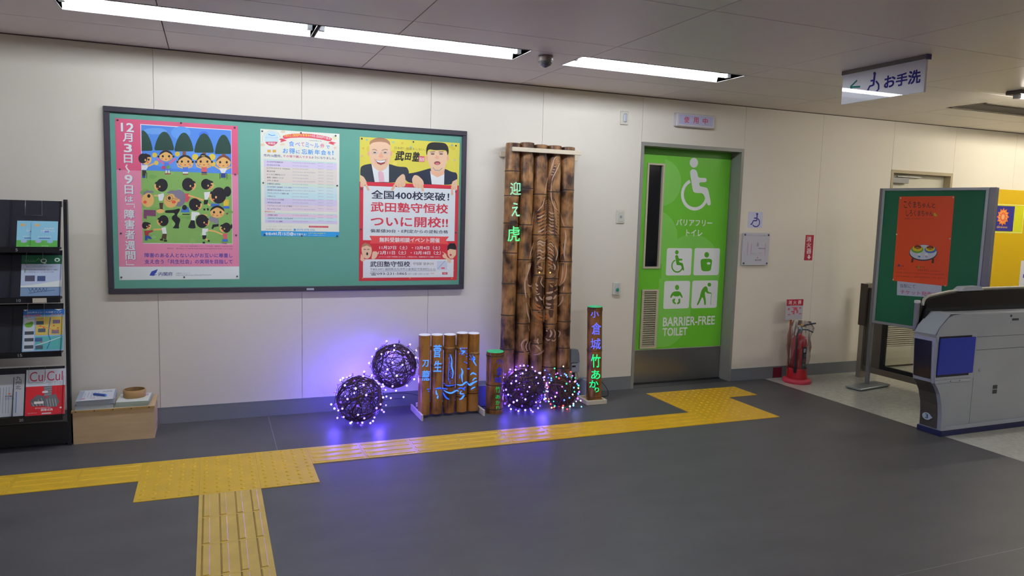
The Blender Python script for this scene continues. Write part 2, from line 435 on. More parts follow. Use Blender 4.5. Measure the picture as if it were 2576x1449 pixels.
names = ['recessed fluorescent light beyond the left edge of the frame', 'recessed fluorescent light over the left poster, longest in view', 'recessed fluorescent light in the middle, ending at the ceiling detector',
         'recessed fluorescent light over the green toilet door, right of the detector', 'recessed fluorescent light over the yellow banner', 'second recessed fluorescent light over the yellow banner']
for (a, b), nm in zip(LX, names): lamp(a, b, LY[0], LY[1], nm, 'recessed ceiling lights along the wall', m_tube_warm if a > 6 else None)
for (a, b), nm in zip(HL, ('nearest to the brochure rack', 'nearest to the toilet door')):
    lamp(a, b, -1.1, -.79, 'recessed fluorescent light over the hall behind the camera, ' + nm, 'recessed ceiling lights over the hall', m_tube_hall)
lamp(5.3, 6.54, .70, 1.01, 'added recessed fluorescent light out of view, brightening the hall by the ticket gate', 'recessed ceiling lights over the hall', m_tube_right)  # extra lamp out of view, added to brighten the gate and tiled floor
# surface lamp at the far right
t = thing('batten_light', 'surface mounted fluorescent batten at the right edge of the ceiling', 'ceiling light', (5.9, 3.68, CEIL))
b = MB(); b.bbox(5.37, 6.62, 3.62, 3.74, CEIL - .028, CEIL, M('#5b5650', .5), .006); part('housing', b, t)
c = MB(); c.tube([(5.44, 3.68, CEIL - .04), (6.55, 3.68, CEIL - .04)], .0125, emi((1.0, .95, .86), 75.0), 10); part('tube', c, t)
for xa in (5.40, 6.56):
    s = MB(); s.box(xa, xa + .03, 3.66, 3.70, CEIL - .056, CEIL - .026, m_cap); part('socket', s, t)
# ceiling vent at the right
t = thing('ceiling_vent', 'dark slatted air vent in the ceiling at the right', 'vent', ((VENT[0] + VENT[1]) / 2, 4.31, CEIL))
b = MB(); x0, x1, y0, y1 = VENT; mv = M('#6b6256', .5)
for q in ((x0, x1, y0, y0 + .02), (x0, x1, y1 - .02, y1), (x0, x0 + .02, y0, y1), (x1 - .02, x1, y0, y1)): b.box(*q, CEIL - .004, CEIL + .01, mv)
part('frame', b, t)
for k in range(10):
    s = MB(); yy = y0 + .034 + .0275 * k
    s.prism([(yy, CEIL + .02), (yy + .002, CEIL + .02), (yy + .016, CEIL), (yy + .014, CEIL)], x0 + .02, x1 - .02, mv, 'x'); part('slat', s, t)
# smoke / motion detector
t = thing('ceiling_detector', 'small round glass domed detector between two ceiling lights', 'detector', (1.945, 4.30, CEIL))
b = MB(); T = Matrix.Translation((1.945, 4.30, CEIL))
b.lathe([(.046, -.002), (.048, -.03), (.045, -.036)], M('#8c7e74', .4), 24, T); part('base', b, t)
c = MB(); c.lathe([(.043, -.034), (.042, -.046), (.034, -.06), (.018, -.07), (0, -.073)], M('#74787a', .08, metal=.6), 24, T); part('dome', c, t)

# walls
DX0, DX1, DZ = 3.301, 4.349, 2.08
EX0, EX1, EZ = 6.132, 6.983, 1.985
wb = MB()
for a, b_, z0, z1 in ((XL, DX0, 0, CEIL + .1), (DX1, EX0, 0, CEIL + .1), (EX1, XR, 0, CEIL + .1), (DX0, DX1, DZ, CEIL + .1), (EX0, EX1, EZ, CEIL + .1)):
    wb.box(a, b_, WALL + .012, WALL + .25, z0, z1, m_wallback)
WB = struct('wall_back', wb)
PX = [XL, -3.073, -2.158, -1.243, -.328, .587, 1.502, 2.402, 3.301]
QX = [4.349, 5.235, 6.132]
RX = [6.983, 7.9, 8.8, 9.7, 10.6, XR]
gw = .0012
def wpanel(a, b_, z0, z1):
    q = MB(); q.box(a + gw, b_ - gw, WALL, WALL + .012, z0, z1, m_wall); q.build('panel', WB)
for L in (PX, QX, RX):
    for a, b_ in zip(L[:-1], L[1:]): wpanel(a, b_, 0, CEIL + .02)
wpanel(DX0, DX1, DZ, CEIL + .02); wpanel(EX0, EX1, EZ, CEIL + .02)
def bboard(nm, x0, x1):
    q = MB(); q.box(x0, x1, WALL - .006, WALL, 0, .108, m_base); q.box(x0, x1, WALL - .0075, WALL, .108, .111, M('#888c92', .4)); struct(nm, q)
bboard('baseboard_left', XL, DX0); bboard('baseboard_middle', DX1, EX0); bboard('baseboard_right', EX1, XR)
m_far = M('#dcd4c8', .6)
q = MB(); q.box(XL - .1, XL, YB, WALL + .2, -.05, CEIL + .12, m_far); struct('wall_left', q)
q = MB(); q.box(XR, XR + .1, YB, WALL + .2, -.05, CEIL + .12, m_far); struct('wall_right', q)
q = MB(); q.box(XL - .1, XR + .1, YB - .1, YB, -.05, CEIL + .12, m_far); struct('wall_front', q)
q = MB(); q.box(XL, XR, WALL - .003, WALL, CEIL - .006, CEIL, M('#5a5048', .7)); struct('trim_1', q)

# ------------------------------------------------------------------ the green toilet door
DY = 5.452
q = MB(); fw = .026
for x0, x1, z0, z1 in ((DX0, DX0 + fw, 0, DZ), (DX1 - fw, DX1, 0, DZ), (DX0 + fw, DX1 - fw, DZ - fw - .004, DZ)):
    q.box(x0, x1, WALL - .006, DY + .05, z0, z1, m_frame)
q.box(DX0 + fw, DX1 - fw, DY + .045, DY + .055, 0, DZ, M('#2a2a2a', .8))
q.box(DX0 + fw, DX1 - fw, WALL, DY, 0, .002, M('#3b3c3e', .4))
DOOR = struct('door_1', q)
m_green = M('#72cc34', .34, coat=.1)
LX0, LX1 = DX0 + fw + .004, DX1 - fw - .006
# leaf with a glazed slot and a louvre opening
b = MB()
wx0, wx1, wz0, wz1 = 3.448, 3.622, 1.018, 1.922; vx0, vx1, vz0, vz1 = 3.452, 3.622, .313, .836
def slab(x0, x1, z0, z1, m): b.box(x0, x1, DY, DY + .035, z0, z1, m)
slab(LX0, wx0, .303, 2.05, m_green); slab(wx1, LX1, .303, 2.05, m_green)
slab(wx0, wx1, wz1, 2.05, m_green); slab(wx0, wx1, vz1, wz0, m_green); slab(wx0, wx1, .303, vz0, m_green)
part('leaf', b, DOOR)
b = MB(); b.box(LX0, LX1, DY - .002, DY + .035, .012, .303, m_steel); b.box(LX0, LX1, DY - .003, DY - .002, .30, .305, m_cap); part('kick_plate', b, DOOR)
b = MB(); b.box(LX0, LX1, DY - .02, DY + .03, .0, .010, M('#1b1b1c', .5)); part('threshold', b, DOOR)
b = MB(); mt = M('#c9c2a8', .45)
for q4 in ((wx0, wx0 + .018, wz0, wz1), (wx1 - .018, wx1, wz0, wz1), (wx0 + .018, wx1 - .018, wz0, wz0 + .016), (wx0 + .018, wx1 - .018, wz1 - .016, wz1)):
    b.box(q4[0], q4[1], DY - .008, DY + .03, q4[2], q4[3], mt)
part('window_frame', b, DOOR)
b = MB(); b.box(wx0 + .016, wx1 - .016, DY + .018, DY + .022, wz0 + .01, wz1 - .01, M('#12151c', .12)); part('pane', b, DOOR)
b = MB()
for q4 in ((vx0, vx0 + .022, vz0, vz1), (vx1 - .022, vx1, vz0, vz1), (vx0 + .022, vx1 - .022, vz0, vz0 + .02), (vx0 + .022, vx1 - .022, vz1 - .016, vz1)):
    b.box(q4[0], q4[1], DY - .009, DY + .03, q4[2], q4[3], mt)
b.box(vx0 + .02, vx1 - .02, DY + .024, DY + .03, vz0 + .01, vz1 - .01, M('#4a4232', .8))
part('vent_frame', b, DOOR)
for k in range(25):
    z = vz0 + .024 + .0195 * k; s = MB()
    s.prism([(DY - .006, z), (DY - .004, z + .002), (DY + .018, z + .0135), (DY + .018, z + .0105)], vx0 + .021, vx1 - .021, mt, 'x'); part('louver', s, DOOR)
c = Canvas((0, DY, 0), base=.0004)
LG = '#64b838'
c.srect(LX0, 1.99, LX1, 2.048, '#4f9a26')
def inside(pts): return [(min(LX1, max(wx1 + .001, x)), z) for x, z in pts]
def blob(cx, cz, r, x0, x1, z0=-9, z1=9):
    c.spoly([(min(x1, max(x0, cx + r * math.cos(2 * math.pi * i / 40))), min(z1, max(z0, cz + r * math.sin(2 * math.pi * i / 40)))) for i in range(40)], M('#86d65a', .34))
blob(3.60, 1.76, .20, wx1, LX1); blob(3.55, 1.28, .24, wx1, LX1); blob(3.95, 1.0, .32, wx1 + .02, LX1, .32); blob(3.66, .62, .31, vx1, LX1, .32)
wh = '#dfe4f0'
def wheelchair(c, u, v, k, col, hand=1):      # modern pictogram; u,v centre of the head, k px scale
    def P(*a): return [(u + hand * x * k, v + y * k) for x, y in a]
    c.ell(u, v, 10.5 * k, 12.5 * k, col, 20)
    c.poly(P((-10, 24), (-8, 19), (-3, 16), (3, 17), (8, 22), (11, 38), (30, 38), (32, 41), (32, 46), (29, 49), (13, 49), (14, 59), (31, 62), (36, 67), (43, 102), (41, 107), (36, 107), (33, 104), (24, 76), (5, 76), (0, 74), (-3, 69)), col)
    q = P(*[(2 + 31 * math.cos(math.radians(a)), 80 - 36 * math.sin(math.radians(a))) for a in range(112, 360 - 3, 9)]); c.stroke(q, 7 * k, col)
wheelchair(c, 1745.5, 409.5, 1.0, wh)
c.text('バリアフリー', 1702, 551, 1791, 569, wh, .03); c.text('トイレ', 1727, 577.5, 1766, 594, wh, .03)
Zd = Z(1540, 600, 3.621)
for (a, b2) in (((1678, 624), (1737.5, 692.5)), ((1747.5, 624), (1807.3, 692)), ((1671.5, 707), (1732.5, 775.5)), ((1742, 706), (1802.5, 774))):
    c.rrect(*a, *b2, .018, wh)
G = '#4fa01e'
wheelchair(c, 1702.5, 634.5, .43, G)
c.ell(1777.6, 641, 6, 7, G); c.poly(Zd((805, 200), (815, 187), (840, 184), (885, 184), (905, 190), (910, 205), (905, 240), (897, 298), (813, 298), (806, 240)), G); c.ell(1782.5, 662.5, 4.5, 3, wh)
c.ell(1703, 723, 5.3, 6.6, G)
c.poly(Zd((562, 482), (610, 480), (628, 498), (642, 535), (634, 543), (614, 515), (604, 528), (566, 528), (556, 515), (536, 543), (526, 535), (542, 498)), G)
c.poly(Zd((545, 560), (565, 545), (575, 555), (566, 572), (582, 592), (575, 600), (552, 585)), G); c.poly(Zd((615, 545), (600, 555), (604, 572), (588, 592), (596, 600), (618, 588), (620, 560)), G)
c.ell(1784.2, 716, 4.6, 5, G)
c.poly(Zd((850, 432), (868, 445), (872, 486), (904, 494), (902, 503), (862, 500), (850, 480), (842, 500), (852, 555), (854, 604), (838, 606), (834, 560), (820, 530), (806, 560), (782, 608), (768, 606), (796, 540), (806, 490), (826, 450)), G)
c.stroke(Zd((903, 500), (896, 604)), .9, G)
c.text('BARRIER-FREE', 1668.5, 799, 1797, 815.5, wh, .035); c.text('TOILET', 1667.5, 826, 1728, 842.5, wh, .035)
c.take('door_print', DOOR)

# ------------------------------------------------------------------ closet door behind the green board
q = MB(); mtan = M('#b5a587', .5)
for x0, x1, z0, z1 in ((EX0, EX0 + .03, 0, EZ), (EX1 - .03, EX1, 0, EZ), (EX0 + .03, EX1 - .03, EZ - .03, EZ)): q.box(x0, x1, WALL - .004, WALL + .12, z0, z1, mtan)
q.box(EX0 + .03, EX1 - .03, WALL + .115, WALL + .125, 0, EZ, m_wallback)
D2 = struct('door_2', q)
mdl = M('#d8d2c0', .5)
b = MB(); x0, x1, y0 = EX0 + .032, EX1 - .032, WALL + .07
b.box(x0, x1, y0, y0 + .035, .5, EZ - .032, mdl); b.box(x0, x0 + .09, y0, y0 + .035, .02, .5, mdl); b.box(x1 - .09, x1, y0, y0 + .035, .02, .5, mdl)
b.box(x0 + .09, x1 - .09, y0, y0 + .035, .02, .215, mdl); b.box(x0 + .09, x1 - .09, y0 + .03, y0 + .035, .215, .5, M('#6e6758', .8)); part('leaf', b, D2)
for k in range(13):
    s = MB(); z = .222 + .0215 * k; s.prism([(y0 - .002, z), (y0 + .001, z + .003), (y0 + .026, z + .017), (y0 + .026, z + .013)], x0 + .09, x1 - .09, mdl, 'x'); part('louver', s, D2)
b = MB(); b.bbox(x0 + .02, x0 + .24, y0 - .05, y0, EZ - .125, EZ - .07, M('#a9a9ac', .35, metal=.5)); b.box(x0 + .1, x0 + .42, y0 - .035, y0 - .022, EZ - .062, EZ - .052, m_cap); part('door_closer', b, D2)

# ------------------------------------------------------------------ notice board with three posters
t = thing('notice_board', 'long green notice board in a dark frame on the wall', 'notice board', (.58, WALL, .876))
m_dark = M('#3a3540', .38, spec=.5)
bx0, bx1, bz0, bz1 = -.612, 1.774, .882, 2.062; fw = .034
b = MB(); b.box(bx0 + .01, bx1 - .01, 5.310, WALL, bz0 + .01, bz1 - .01, M('#66a896', .5, bump=.1, bscale=300)); part('felt_panel', b, t)
for x0, x1, z0, z1 in ((bx0, bx1, bz1 - fw, bz1), (bx0, bx1, bz0, bz0 + fw), (bx0, bx0 + fw, bz0 + fw, bz1 - fw), (bx1 - fw, bx1, bz0 + fw, bz1 - fw)):
    b = MB(); b.bbox(x0, x1, 5.29, WALL, z0, z1, m_dark, .003); part('frame_rail', b, t)
b = MB(); b.box(.615, .665, 5.289, 5.29, bz0 + .008, bz0 + .022, M('#b9bcc8', .5)); part('name_plate', b, t)
PY = 5.3095
def sheet(t, c, u0, v0, u1, v1, col, rough=.35, nm='sheet'):
    a, b_ = c.st(u0, v0), c.st(u1, v1); q = MB(); c.sx = (a[0], b_[0], b_[1], a[1]); c.ul = u0 + 5; m = ink(col, rough=rough)
    q.add([c.P0 + c.ux * x + c.uy * z + c.n * h for h in (0, .0005) for x, z in ((a[0], b_[1]), (b_[0], b_[1]), (b_[0], a[1]), (a[0], a[1]))],
          [(3, 2, 1, 0), (4, 5, 6, 7), (0, 1, 5, 4), (1, 2, 6, 5), (2, 3, 7, 6), (3, 0, 4, 7)], m)
    part(nm, q, t)
def pins(t, c, pts, col='#4a4650', r=.006, nm='pushpin'):
    for u, v in pts:
        x, y = c.st(u, v); b = MB(); p = c.P0 + c.ux * x + c.uy * y + c.n * .003
        Rm = Matrix((c.ux, c.uy, c.n)).transposed().to_4x4()
        b.lathe([(r * .8, 0), (r, .003), (r * .7, .005), (0, .006)], M(col, .3), 10, Matrix.Translation(p) @ Rm); part(nm, b, t)
SK = '#e0b06a'; HR = '#1c1820'
# poster 1: children in a park
c = Canvas((0, PY, 0)); t = thing('poster', 'pink poster with a drawing of children in a park, leftmost on the notice board', 'poster', (-.188, PY, .97), 0, 'posters on the long notice board')
sheet(t, c, 289, 297, 602, 702, '#dc86a4')
c.band(None, 427, '#d4587c')
c.band(671, None, '#dde2f2')
c.rect(353, 312, 585.5, 614.5, '#e8dde6'); z3 = Z(250, 260, 6.04); z4 = Z(250, 480, 5.3675)
c.rect(355, 314, 584.5, 613, '#4f86d8')
c.rect(355, 428, 584.5, 613, '#7fa95a')
for u0, v0, u1, v1, cc in ((430, 318, 480, 350, '#5f97e0'), (500, 330, 525, 350, '#3f70d6'), (360, 322, 420, 338, '#6a9fe0'), (370, 380, 560, 425, '#5c94e2')): c.ell((u0 + u1) / 2, (v0 + v1) / 2, (u1 - u0) / 2, (v1 - v0) / 2, cc)
rnd = random.Random(4)
for k in range(34):
    u, v = rnd.uniform(360, 580), rnd.uniform(434, 608); c.ell(u, v, rnd.uniform(5, 12), rnd.uniform(3, 7), rnd.choice(['#86b062', '#74a050', '#8ab568', '#6f9c50']), 10)
for cx, top, bot, hw in ((650, 405, 722, 165), (985, 430, 715, 155), (1285, 445, 730, 150), (1590, 455, 750, 155), (1885, 475, 770, 135)):
    q = []
    for a in range(0, 13):
        s = a / 12; x = cx + hw * (2 * s - 1); y = bot - (bot - top) * (max(0, 1 - abs(2 * s - 1) ** 2.1)) * .86 - (0 if a in (0, 12) else 40)
        q.append((min(2002, max(642, x)), y))
    q += [(min(2002, cx + hw * .5), bot), (max(642, cx - hw * .5), bot)]
    c.poly(z3(*q), '#16392f'); 
    if cx > 700: c.poly(z3((cx - 22, bot - 4), (cx + 30, bot - 4), (cx + 30, bot + 60), (cx - 22, bot + 60)), '#7a4a34')
def eye(c, x, y, s, col='#221a1c'): c.ell(x, y, s, s * 1.15, col, 12)
def front(c, Zf, k, x, y, rx, ry, hair=HR, tails=True):
    u, v = Zf((x, y))[0]; rx, ry = rx / k, ry / k
    c.ell(u, v, rx, ry, SK, 22)
    c.poly([(u + rx * math.cos(math.radians(a)), v - ry * 1.06 * math.sin(math.radians(a))) for a in range(0, 181, 15)] + [(u - rx * .72, v - ry * .35), (u, v - ry * .82), (u + rx * .72, v - ry * .35)], hair)
    for s in (-1, 1):
        eye(c, u + s * rx * .45, v + ry * .05, rx * .15); c.ell(u + s * rx * .58, v + ry * .5, rx * .14, ry * .12, '#e07a5a', 10)
        if tails: c.ell(u + s * rx * 1.08, v + ry * .1, rx * .16, ry * .2, hair, 10)
    c.ell(u, v + ry * .6, rx * .15, ry * .08, '#c05040', 10)
def side(c, Zf, k, x, y, r, d, hair=HR, hr=1.15):   # d=+1 faces right
    u, v = Zf((x, y))[0]; r = r / k
    c.ell(u, v, r, r * 1.02, SK, 22)
    c.ell(u - d * r * .62, v - r * .16, r * hr * .84, r * hr * .92, hair, 22)
    c.poly([(u - d * r * .2, v - r * 1.12), (u + d * r * .75, v - r * .78), (u + d * r * .9, v - r * .42), (u - d * r * .3, v - r * .35)], hair)
    c.ell(u - d * r * .16, v + r * .15, r * .16, r * .22, SK, 10)
    eye(c, u + d * r * .45, v + r * .06, r * .19); c.ell(u + d * r * .28, v + r * .52, r * .2, r * .15, '#e0664e', 10)
def bod(c, Zf, col, *pts): c.poly(Zf(*pts), col)
def limb(c, Zf, k, col, w, *pts): c.stroke(Zf(*pts), w / k, col)
# pom-poms
for x, y, r in ((840, 785, 38), (1185, 770, 38), (865, 905, 35), (1455, 815, 48), (1715, 815, 50), (1725, 920, 40)): c.ell(*z3((x, y))[0], r / 6.04, r / 6.04, '#dcc04a', 14)
# back row
side(c, z3, 6.04, 712, 850, 82, 1, hr=1.0); bod(c, z3, '#dfe0e8', (650, 940), (735, 935), (740, 965), (712, 1010), (650, 1010)); limb(c, z3, 6.04, SK, 26, (735, 955), (860, 905)); bod(c, z3, '#2b2626', (650, 1015), (712, 1020), (700, 1110), (650, 1110)); limb(c, z3, 6.04, '#222', 9, (700, 1030), (722, 1070), (718, 1140)); bod(c, z3, '#2a3f90', (652, 1100), (700, 1100), (700, 1134), (652, 1134))
limb(c, z3, 6.04, '#c7709c', 34, (870, 835), (1000, 930)); limb(c, z3, 6.04, '#c7709c', 34, (1160, 835), (1040, 930)); bod(c, z3, '#4d78d0', (990, 900), (1055, 900), (1085, 1018), (965, 1018)); c.ell(*z3((975, 975))[0], 5, 4.5, '#b03a60'); c.ell(*z3((1048, 970))[0], 5, 4.5, '#5f9a4a')
limb(c, z3, 6.04, '#e5e0dc', 22, (1018, 1018), (1016, 1062)); limb(c, z3, 6.04, '#e5e0dc', 22, (1056, 1018), (1058, 1062)); limb(c, z3, 6.04, '#a03c3c', 16, (995, 1072), (1085, 1070))
front(c, z3, 6.04, 1012, 800, 105, 82)
for x, lb, sh in ((1305, '#4d78d0', '#e0e0ea'), (1590, '#d05a64', '#28336c')):
    limb(c, z3, 6.04, SK, 24, (x - 130, 880), (x - 105, 960), (x - 30, 985)); limb(c, z3, 6.04, SK, 24, (x + 120, 880), (x + 95, 960), (x + 20, 985))
    bod(c, z3, lb, (x - 35, 960), (x + 40, 960), (x + 48, 1045), (x - 42, 1045)); bod(c, z3, sh, (x - 40, 1042), (x + 45, 1042), (x + 40, 1065), (x - 35, 1065)); limb(c, z3, 6.04, '#8a3c34', 14, (x - 40, 1080), (x + 48, 1080))
front(c, z3, 6.04, 1302, 880, 108, 92); front(c, z3, 6.04, 1590, 880, 112, 92); c.ell(*z3((1572, 790))[0], 6.5, 4.5, HR); c.rect(*z3((1552, 792))[0], *z3((1600, 806))[0], '#d8b83a')
limb(c, z3, 6.04, SK, 24, (1835, 1005), (1735, 940)); limb(c, z3, 6.04, SK, 24, (1930, 1005), (1998, 965)); bod(c, z3, '#e4e6ee', (1820, 985), (1945, 985), (1905, 1062), (1855, 1062)); bod(c, z3, '#2b3a80', (1850, 1060), (1915, 1060), (1920, 1130), (1845, 1130)); limb(c, z3, 6.04, '#26222a', 8, (1830, 1150), (1830, 1070), (1850, 1065)); limb(c, z3, 6.04, '#26222a', 8, (1940, 1150), (1935, 1070), (1915, 1065))
front(c, z3, 6.04, 1885, 890, 112, 98, '#6e3a2a', False)
# middle rows
side(c, z3, 6.04, 905, 1255, 72, -1, hr=1.5); limb(c, z3, 6.04, SK, 24, (830, 1400), (900, 1405)); bod(c, z3, '#e4e4ec', (890, 1385), (975, 1365), (985, 1400), (960, 1480), (905, 1480))
bod(c, z4, '#4a3128', (808, 162), (862, 162), (855, 240), (815, 240)); limb(c, z4, 5.37, '#1c1820', 26, (790, 255), (860, 250))
bod(c, z3, '#d04f58', (1290, 1370), (1360, 1370), (1380, 1420), (1345, 1500), (1300, 1500)); bod(c, z4, '#3f6ec0', (1120, 215), (1200, 215), (1220, 290), (1100, 290)); limb(c, z4, 5.37, '#221c20', 14, (1120, 318), (1220, 318)); side(c, z3, 6.04, 1395, 1245, 76, 1, hr=1.45); c.ell(*z4((1150, 225))[0], 6, 6.5, '#161418')
limb(c, z4, 5.37, SK, 26, (1200, 60), (1400, 125), (1495, 200))
bod(c, z3, '#e4e4ec', (1590, 1350), (1680, 1345), (1685, 1390), (1640, 1460), (1600, 1460)); bod(c, z4, '#1c1a20', (1410, 125), (1470, 125), (1460, 180), (1410, 185)); limb(c, z4, 5.37, '#1c1a20', 26, (1415, 240), (1420, 265)); limb(c, z4, 5.37, '#1c1a20', 26, (1460, 235), (1470, 265)); side(c, z3, 6.04, 1665, 1240, 74, 1, hr=1.2)
c.ell(*z3((1945, 1340))[0], 9.5, 13, HR); bod(c, z4, '#d8b83a', (1680, 120), (1750, 120), (1745, 210), (1675, 210)); bod(c, z4, '#3f6ec0', (1670, 205), (1755, 205), (1758, 240), (1672, 240)); bod(c, z4, '#3f6ec0', (1510, 170), (1620, 175), (1620, 215), (1508, 215)); side(c, z4, 5.37, 1562, 75, 80, -1, hr=1.5); limb(c, z4, 5.37, '#6a2a40', 26, (1720, 300), (1730, 318))
# grown-ups
bod(c, z4, '#713a5e', (598, 255), (760, 262), (762, 345), (640, 335), (640, 380), (598, 370)); c.ell(*z4((655, 125))[0], 15.5, 18, SK, 24); c.poly(z4((597, 20), (640, -5), (720, 0), (740, 30), (650, 25), (598, 60)), '#7a7286'); eye(c, *z4((668, 70))[0], 4); c.ell(*z4((617, 152))[0], 4.5, 4, '#e0543e')
bod(c, z4, '#16161a', (888, 262), (1000, 258), (1085, 235), (1088, 262), (1040, 340), (1100, 380), (1070, 470), (1082, 510), (985, 505), (1010, 480), (1030, 440), (975, 380), (985, 340), (1020, 320), (1010, 298), (888, 300))
c.ell(*z4((825, 275))[0], 10, 5.5, SK); c.ell(*z4((1075, 100))[0], 16.5, 21.5, '#7a7286', 24); c.ell(*z4((965, 135))[0], 17.5, 17.5, SK, 26); c.poly(z4((900, 30), (960, -5), (1120, 0), (1140, 60), (1040, 70), (1040, 110), (1000, 40)), '#7a7286'); c.ell(*z4((945, 98))[0], 8.6, 8.6, '#6e5a40', 20); c.ell(*z4((945, 98))[0], 7.6, 7.6, SK, 20); eye(c, *z4((945, 98))[0], 4.0); c.stroke(z4((990, 102), (1060, 120)), 1, '#6e5a40'); c.ell(*z4((1005, 150))[0], 5.2, 4, '#e0543e'); c.ell(*z4((1068, 130))[0], 3.5, 4.2, SK)
# front rows
bod(c, z4, '#e4e6ec', (1245, 280), (1345, 290), (1360, 320), (1300, 340), (1290, 400), (1235, 405)); limb(c, z4, 5.37, SK, 24, (1350, 330), (1455, 330)); bod(c, z4, '#1a1a20', (1238, 395), (1285, 400), (1300, 500), (1270, 510), (1225, 505), (1196, 495)); side(c, z4, 5.37, 1325, 195, 62, 1, hr=1.5)
bod(c, z4, '#85808c', (1490, 345), (1605, 365), (1610, 450), (1560, 440), (1480, 400)); bod(c, z4, '#1a1a20', (1530, 455), (1612, 448), (1608, 480), (1550, 490), (1535, 515), (1512, 512)); front(c, z4, 5.37, 1592, 285, 98, 82, HR, False)
bod(c, z4, '#e4e6ec', (838, 500), (895, 488), (910, 580), (855, 585)); limb(c, z4, 5.37, SK, 24, (730, 525), (840, 520)); bod(c, z4, '#503a28', (855, 580), (910, 580), (905, 660), (880, 660), (870, 640), (850, 660), (835, 650)); limb(c, z4, 5.37, '#1c1820', 22, (818, 658), (860, 665)); limb(c, z4, 5.37, '#1c1820', 22, (870, 675), (915, 675)); side(c, z4, 5.37, 832, 412, 56, -1, hr=1.45)
bod(c, z4, '#a03438', (605, 540), (720, 530), (725, 552), (670, 570), (665, 605), (615, 605)); bod(c, z4, '#2e4a94', (615, 605), (670, 605), (712, 640), (695, 655), (650, 640), (650, 670), (615, 670)); side(c, z4, 5.37, 650, 475, 50, 1, hr=1.05)
bod(c, z4, '#e4e6ec', (1390, 510), (1470, 510), (1465, 550), (1435, 560), (1440, 600), (1385, 605)); limb(c, z4, 5.37, SK, 24, (1470, 535), (1560, 545)); bod(c, z4, '#1c1a20', (1388, 600), (1445, 600), (1440, 650), (1395, 655)); limb(c, z4, 5.37, '#1c1a20', 26, (1395, 700), (1425, 700)); limb(c, z4, 5.37, SK, 22, (1435, 645), (1470, 675)); limb(c, z4, 5.37, '#1c1a20', 24, (1462, 672), (1490, 680)); side(c, z4, 5.37, 1425, 420, 62, 1, hr=1.6)
limb(c, z4, 5.37, SK, 24, (1555, 545), (1665, 590)); bod(c, z4, '#d5606c', (1665, 580), (1725, 575), (1725, 655), (1680, 655)); bod(c, z4, '#3f6ec0', (1665, 650), (1732, 655), (1735, 688), (1655, 685)); limb(c, z4, 5.37, '#8a5470', 14, (1650, 705), (1720, 712)); side(c, z4, 5.37, 1680, 505, 56, -1, hr=1.3); c.ell(*z4((1783, 480))[0], 2.4, 6, HR)
for k in range(26):
    u, v = rnd.uniform(362, 578), rnd.uniform(440, 606); c.stroke([(u, v), (u + .6, v + 4)], .5, '#5c7f40')
# lettering
for s, y0, y1, hw in (('12', 309, 332, 16), ('月', 335, 357, 12), ('3', 362, 383, 9.5), ('日', 388, 410, 10.5), ('9', 440, 462, 9.5), ('日', 466, 488, 10.5), ('は', 494, 508, 10), ('障', 527, 550, 12.5), ('害', 553, 576, 12.5), ('者', 579, 602, 12.5), ('週', 606, 629, 12.5), ('間', 632, 653, 12.5)):
    x = 320.5 + (y0 - 309) * .024
    c.text(s, x - hw + 1.2, y0 + 1, x + hw + 1.2, y1 + 1, '#8d5a90', .035); c.minl = 3; c.text(s, x - hw, y0, x + hw, y1, '#eef0fa', .035); c.minl = 0
c.minl = 3; c.stroke([(320, 414), (317, 419), (320, 425), (325, 430), (322, 435)], 4, '#eef0fa'); c.stroke([(317, 513.5), (338, 513.5), (338, 523)], 2.6, '#eef0fa'); c.stroke([(318, 656), (318, 666), (338, 666)], 2.6, '#eef0fa'); c.minl = 0
c.text('障害のある人とない人がお互いに尊重し', 363.5, 636.5, 585, 648, '#3a3a9c', .02)
c.text('支え合う「共生社会」の実現を目指して', 363.5, 652.5, 585, 663.5, '#3a3a9c', .02)
c.text('令和三年度「障害者週間のポスター」中学生部門　最優秀賞（内閣総理大臣賞）', 454, 617.5, 585, 621.5, '#7c4868'); c.text('横浜市　横浜国立大学教育学部附属特別支援学校中学部１年の作品', 420, 623.5, 585, 627.5, '#7c4868')
c.poly([(376, 693), (381, 683), (397, 677), (393, 686), (388, 691), (396, 690), (386, 694)], '#3a4aa8'); c.text('内閣府', 399, 684.5, 434, 694, '#4a4a86', .02)
c.text('内閣府ホームページ', 443, 686, 478, 689, '#70708c'); c.text('https://www8.cao.go.jp/shougai/index.html', 443, 690.5, 531, 693.8, '#70708c')
c.take('printed_picture', t)
pins(t, c, [(296, 302), (455.5, 309.5), (590.5, 321), (301.5, 426), (592, 438.5), (304.5, 587), (594, 591.5), (305.5, 697.5), (463.5, 697), (596.5, 695)])

# poster 2: meal ticket leaflet
c = Canvas((0, PY, 0)); t = thing('poster', 'cream leaflet with pastel list and blue foot, middle of the notice board', 'poster', (.58, PY, 1.26), 0, 'posters on the long notice board')
sheet(t, c, 655, 324, 853, 596, '#e9e4d6')
z5 = Z(640, 300, 4.529); z6 = Z(640, 310, 11.148)
c.ell(683, 348, 18, 18.5, '#c5dcf2', 26); c.poly([(683 + 17.5 * math.cos(math.radians(a)), 349 + 18 * math.sin(math.radians(a))) for a in range(25, 156, 10)], '#c8405c')
c.text('加盟店', 674, 357.5, 693, 364, '#f3e6ea', .02); c.stroke([(675, 338), (684, 341), (692, 340)], 2, '#4f9ad4')
for k, s in enumerate('食べてミール券'): c.char(s, 670 + k * 4.4, 346 + (k % 2), 1.75, 2.2, ['#88b4e0', '#e79ab0'][k % 2])
for k, s in enumerate('このステッカーが貼ってある店舗で使えます'):
    a = math.radians(190 - k * 10.5); c.char(s, 683 + 23 * math.cos(a), 352 - 24 * math.sin(a), 1, 1, '#5c6068')
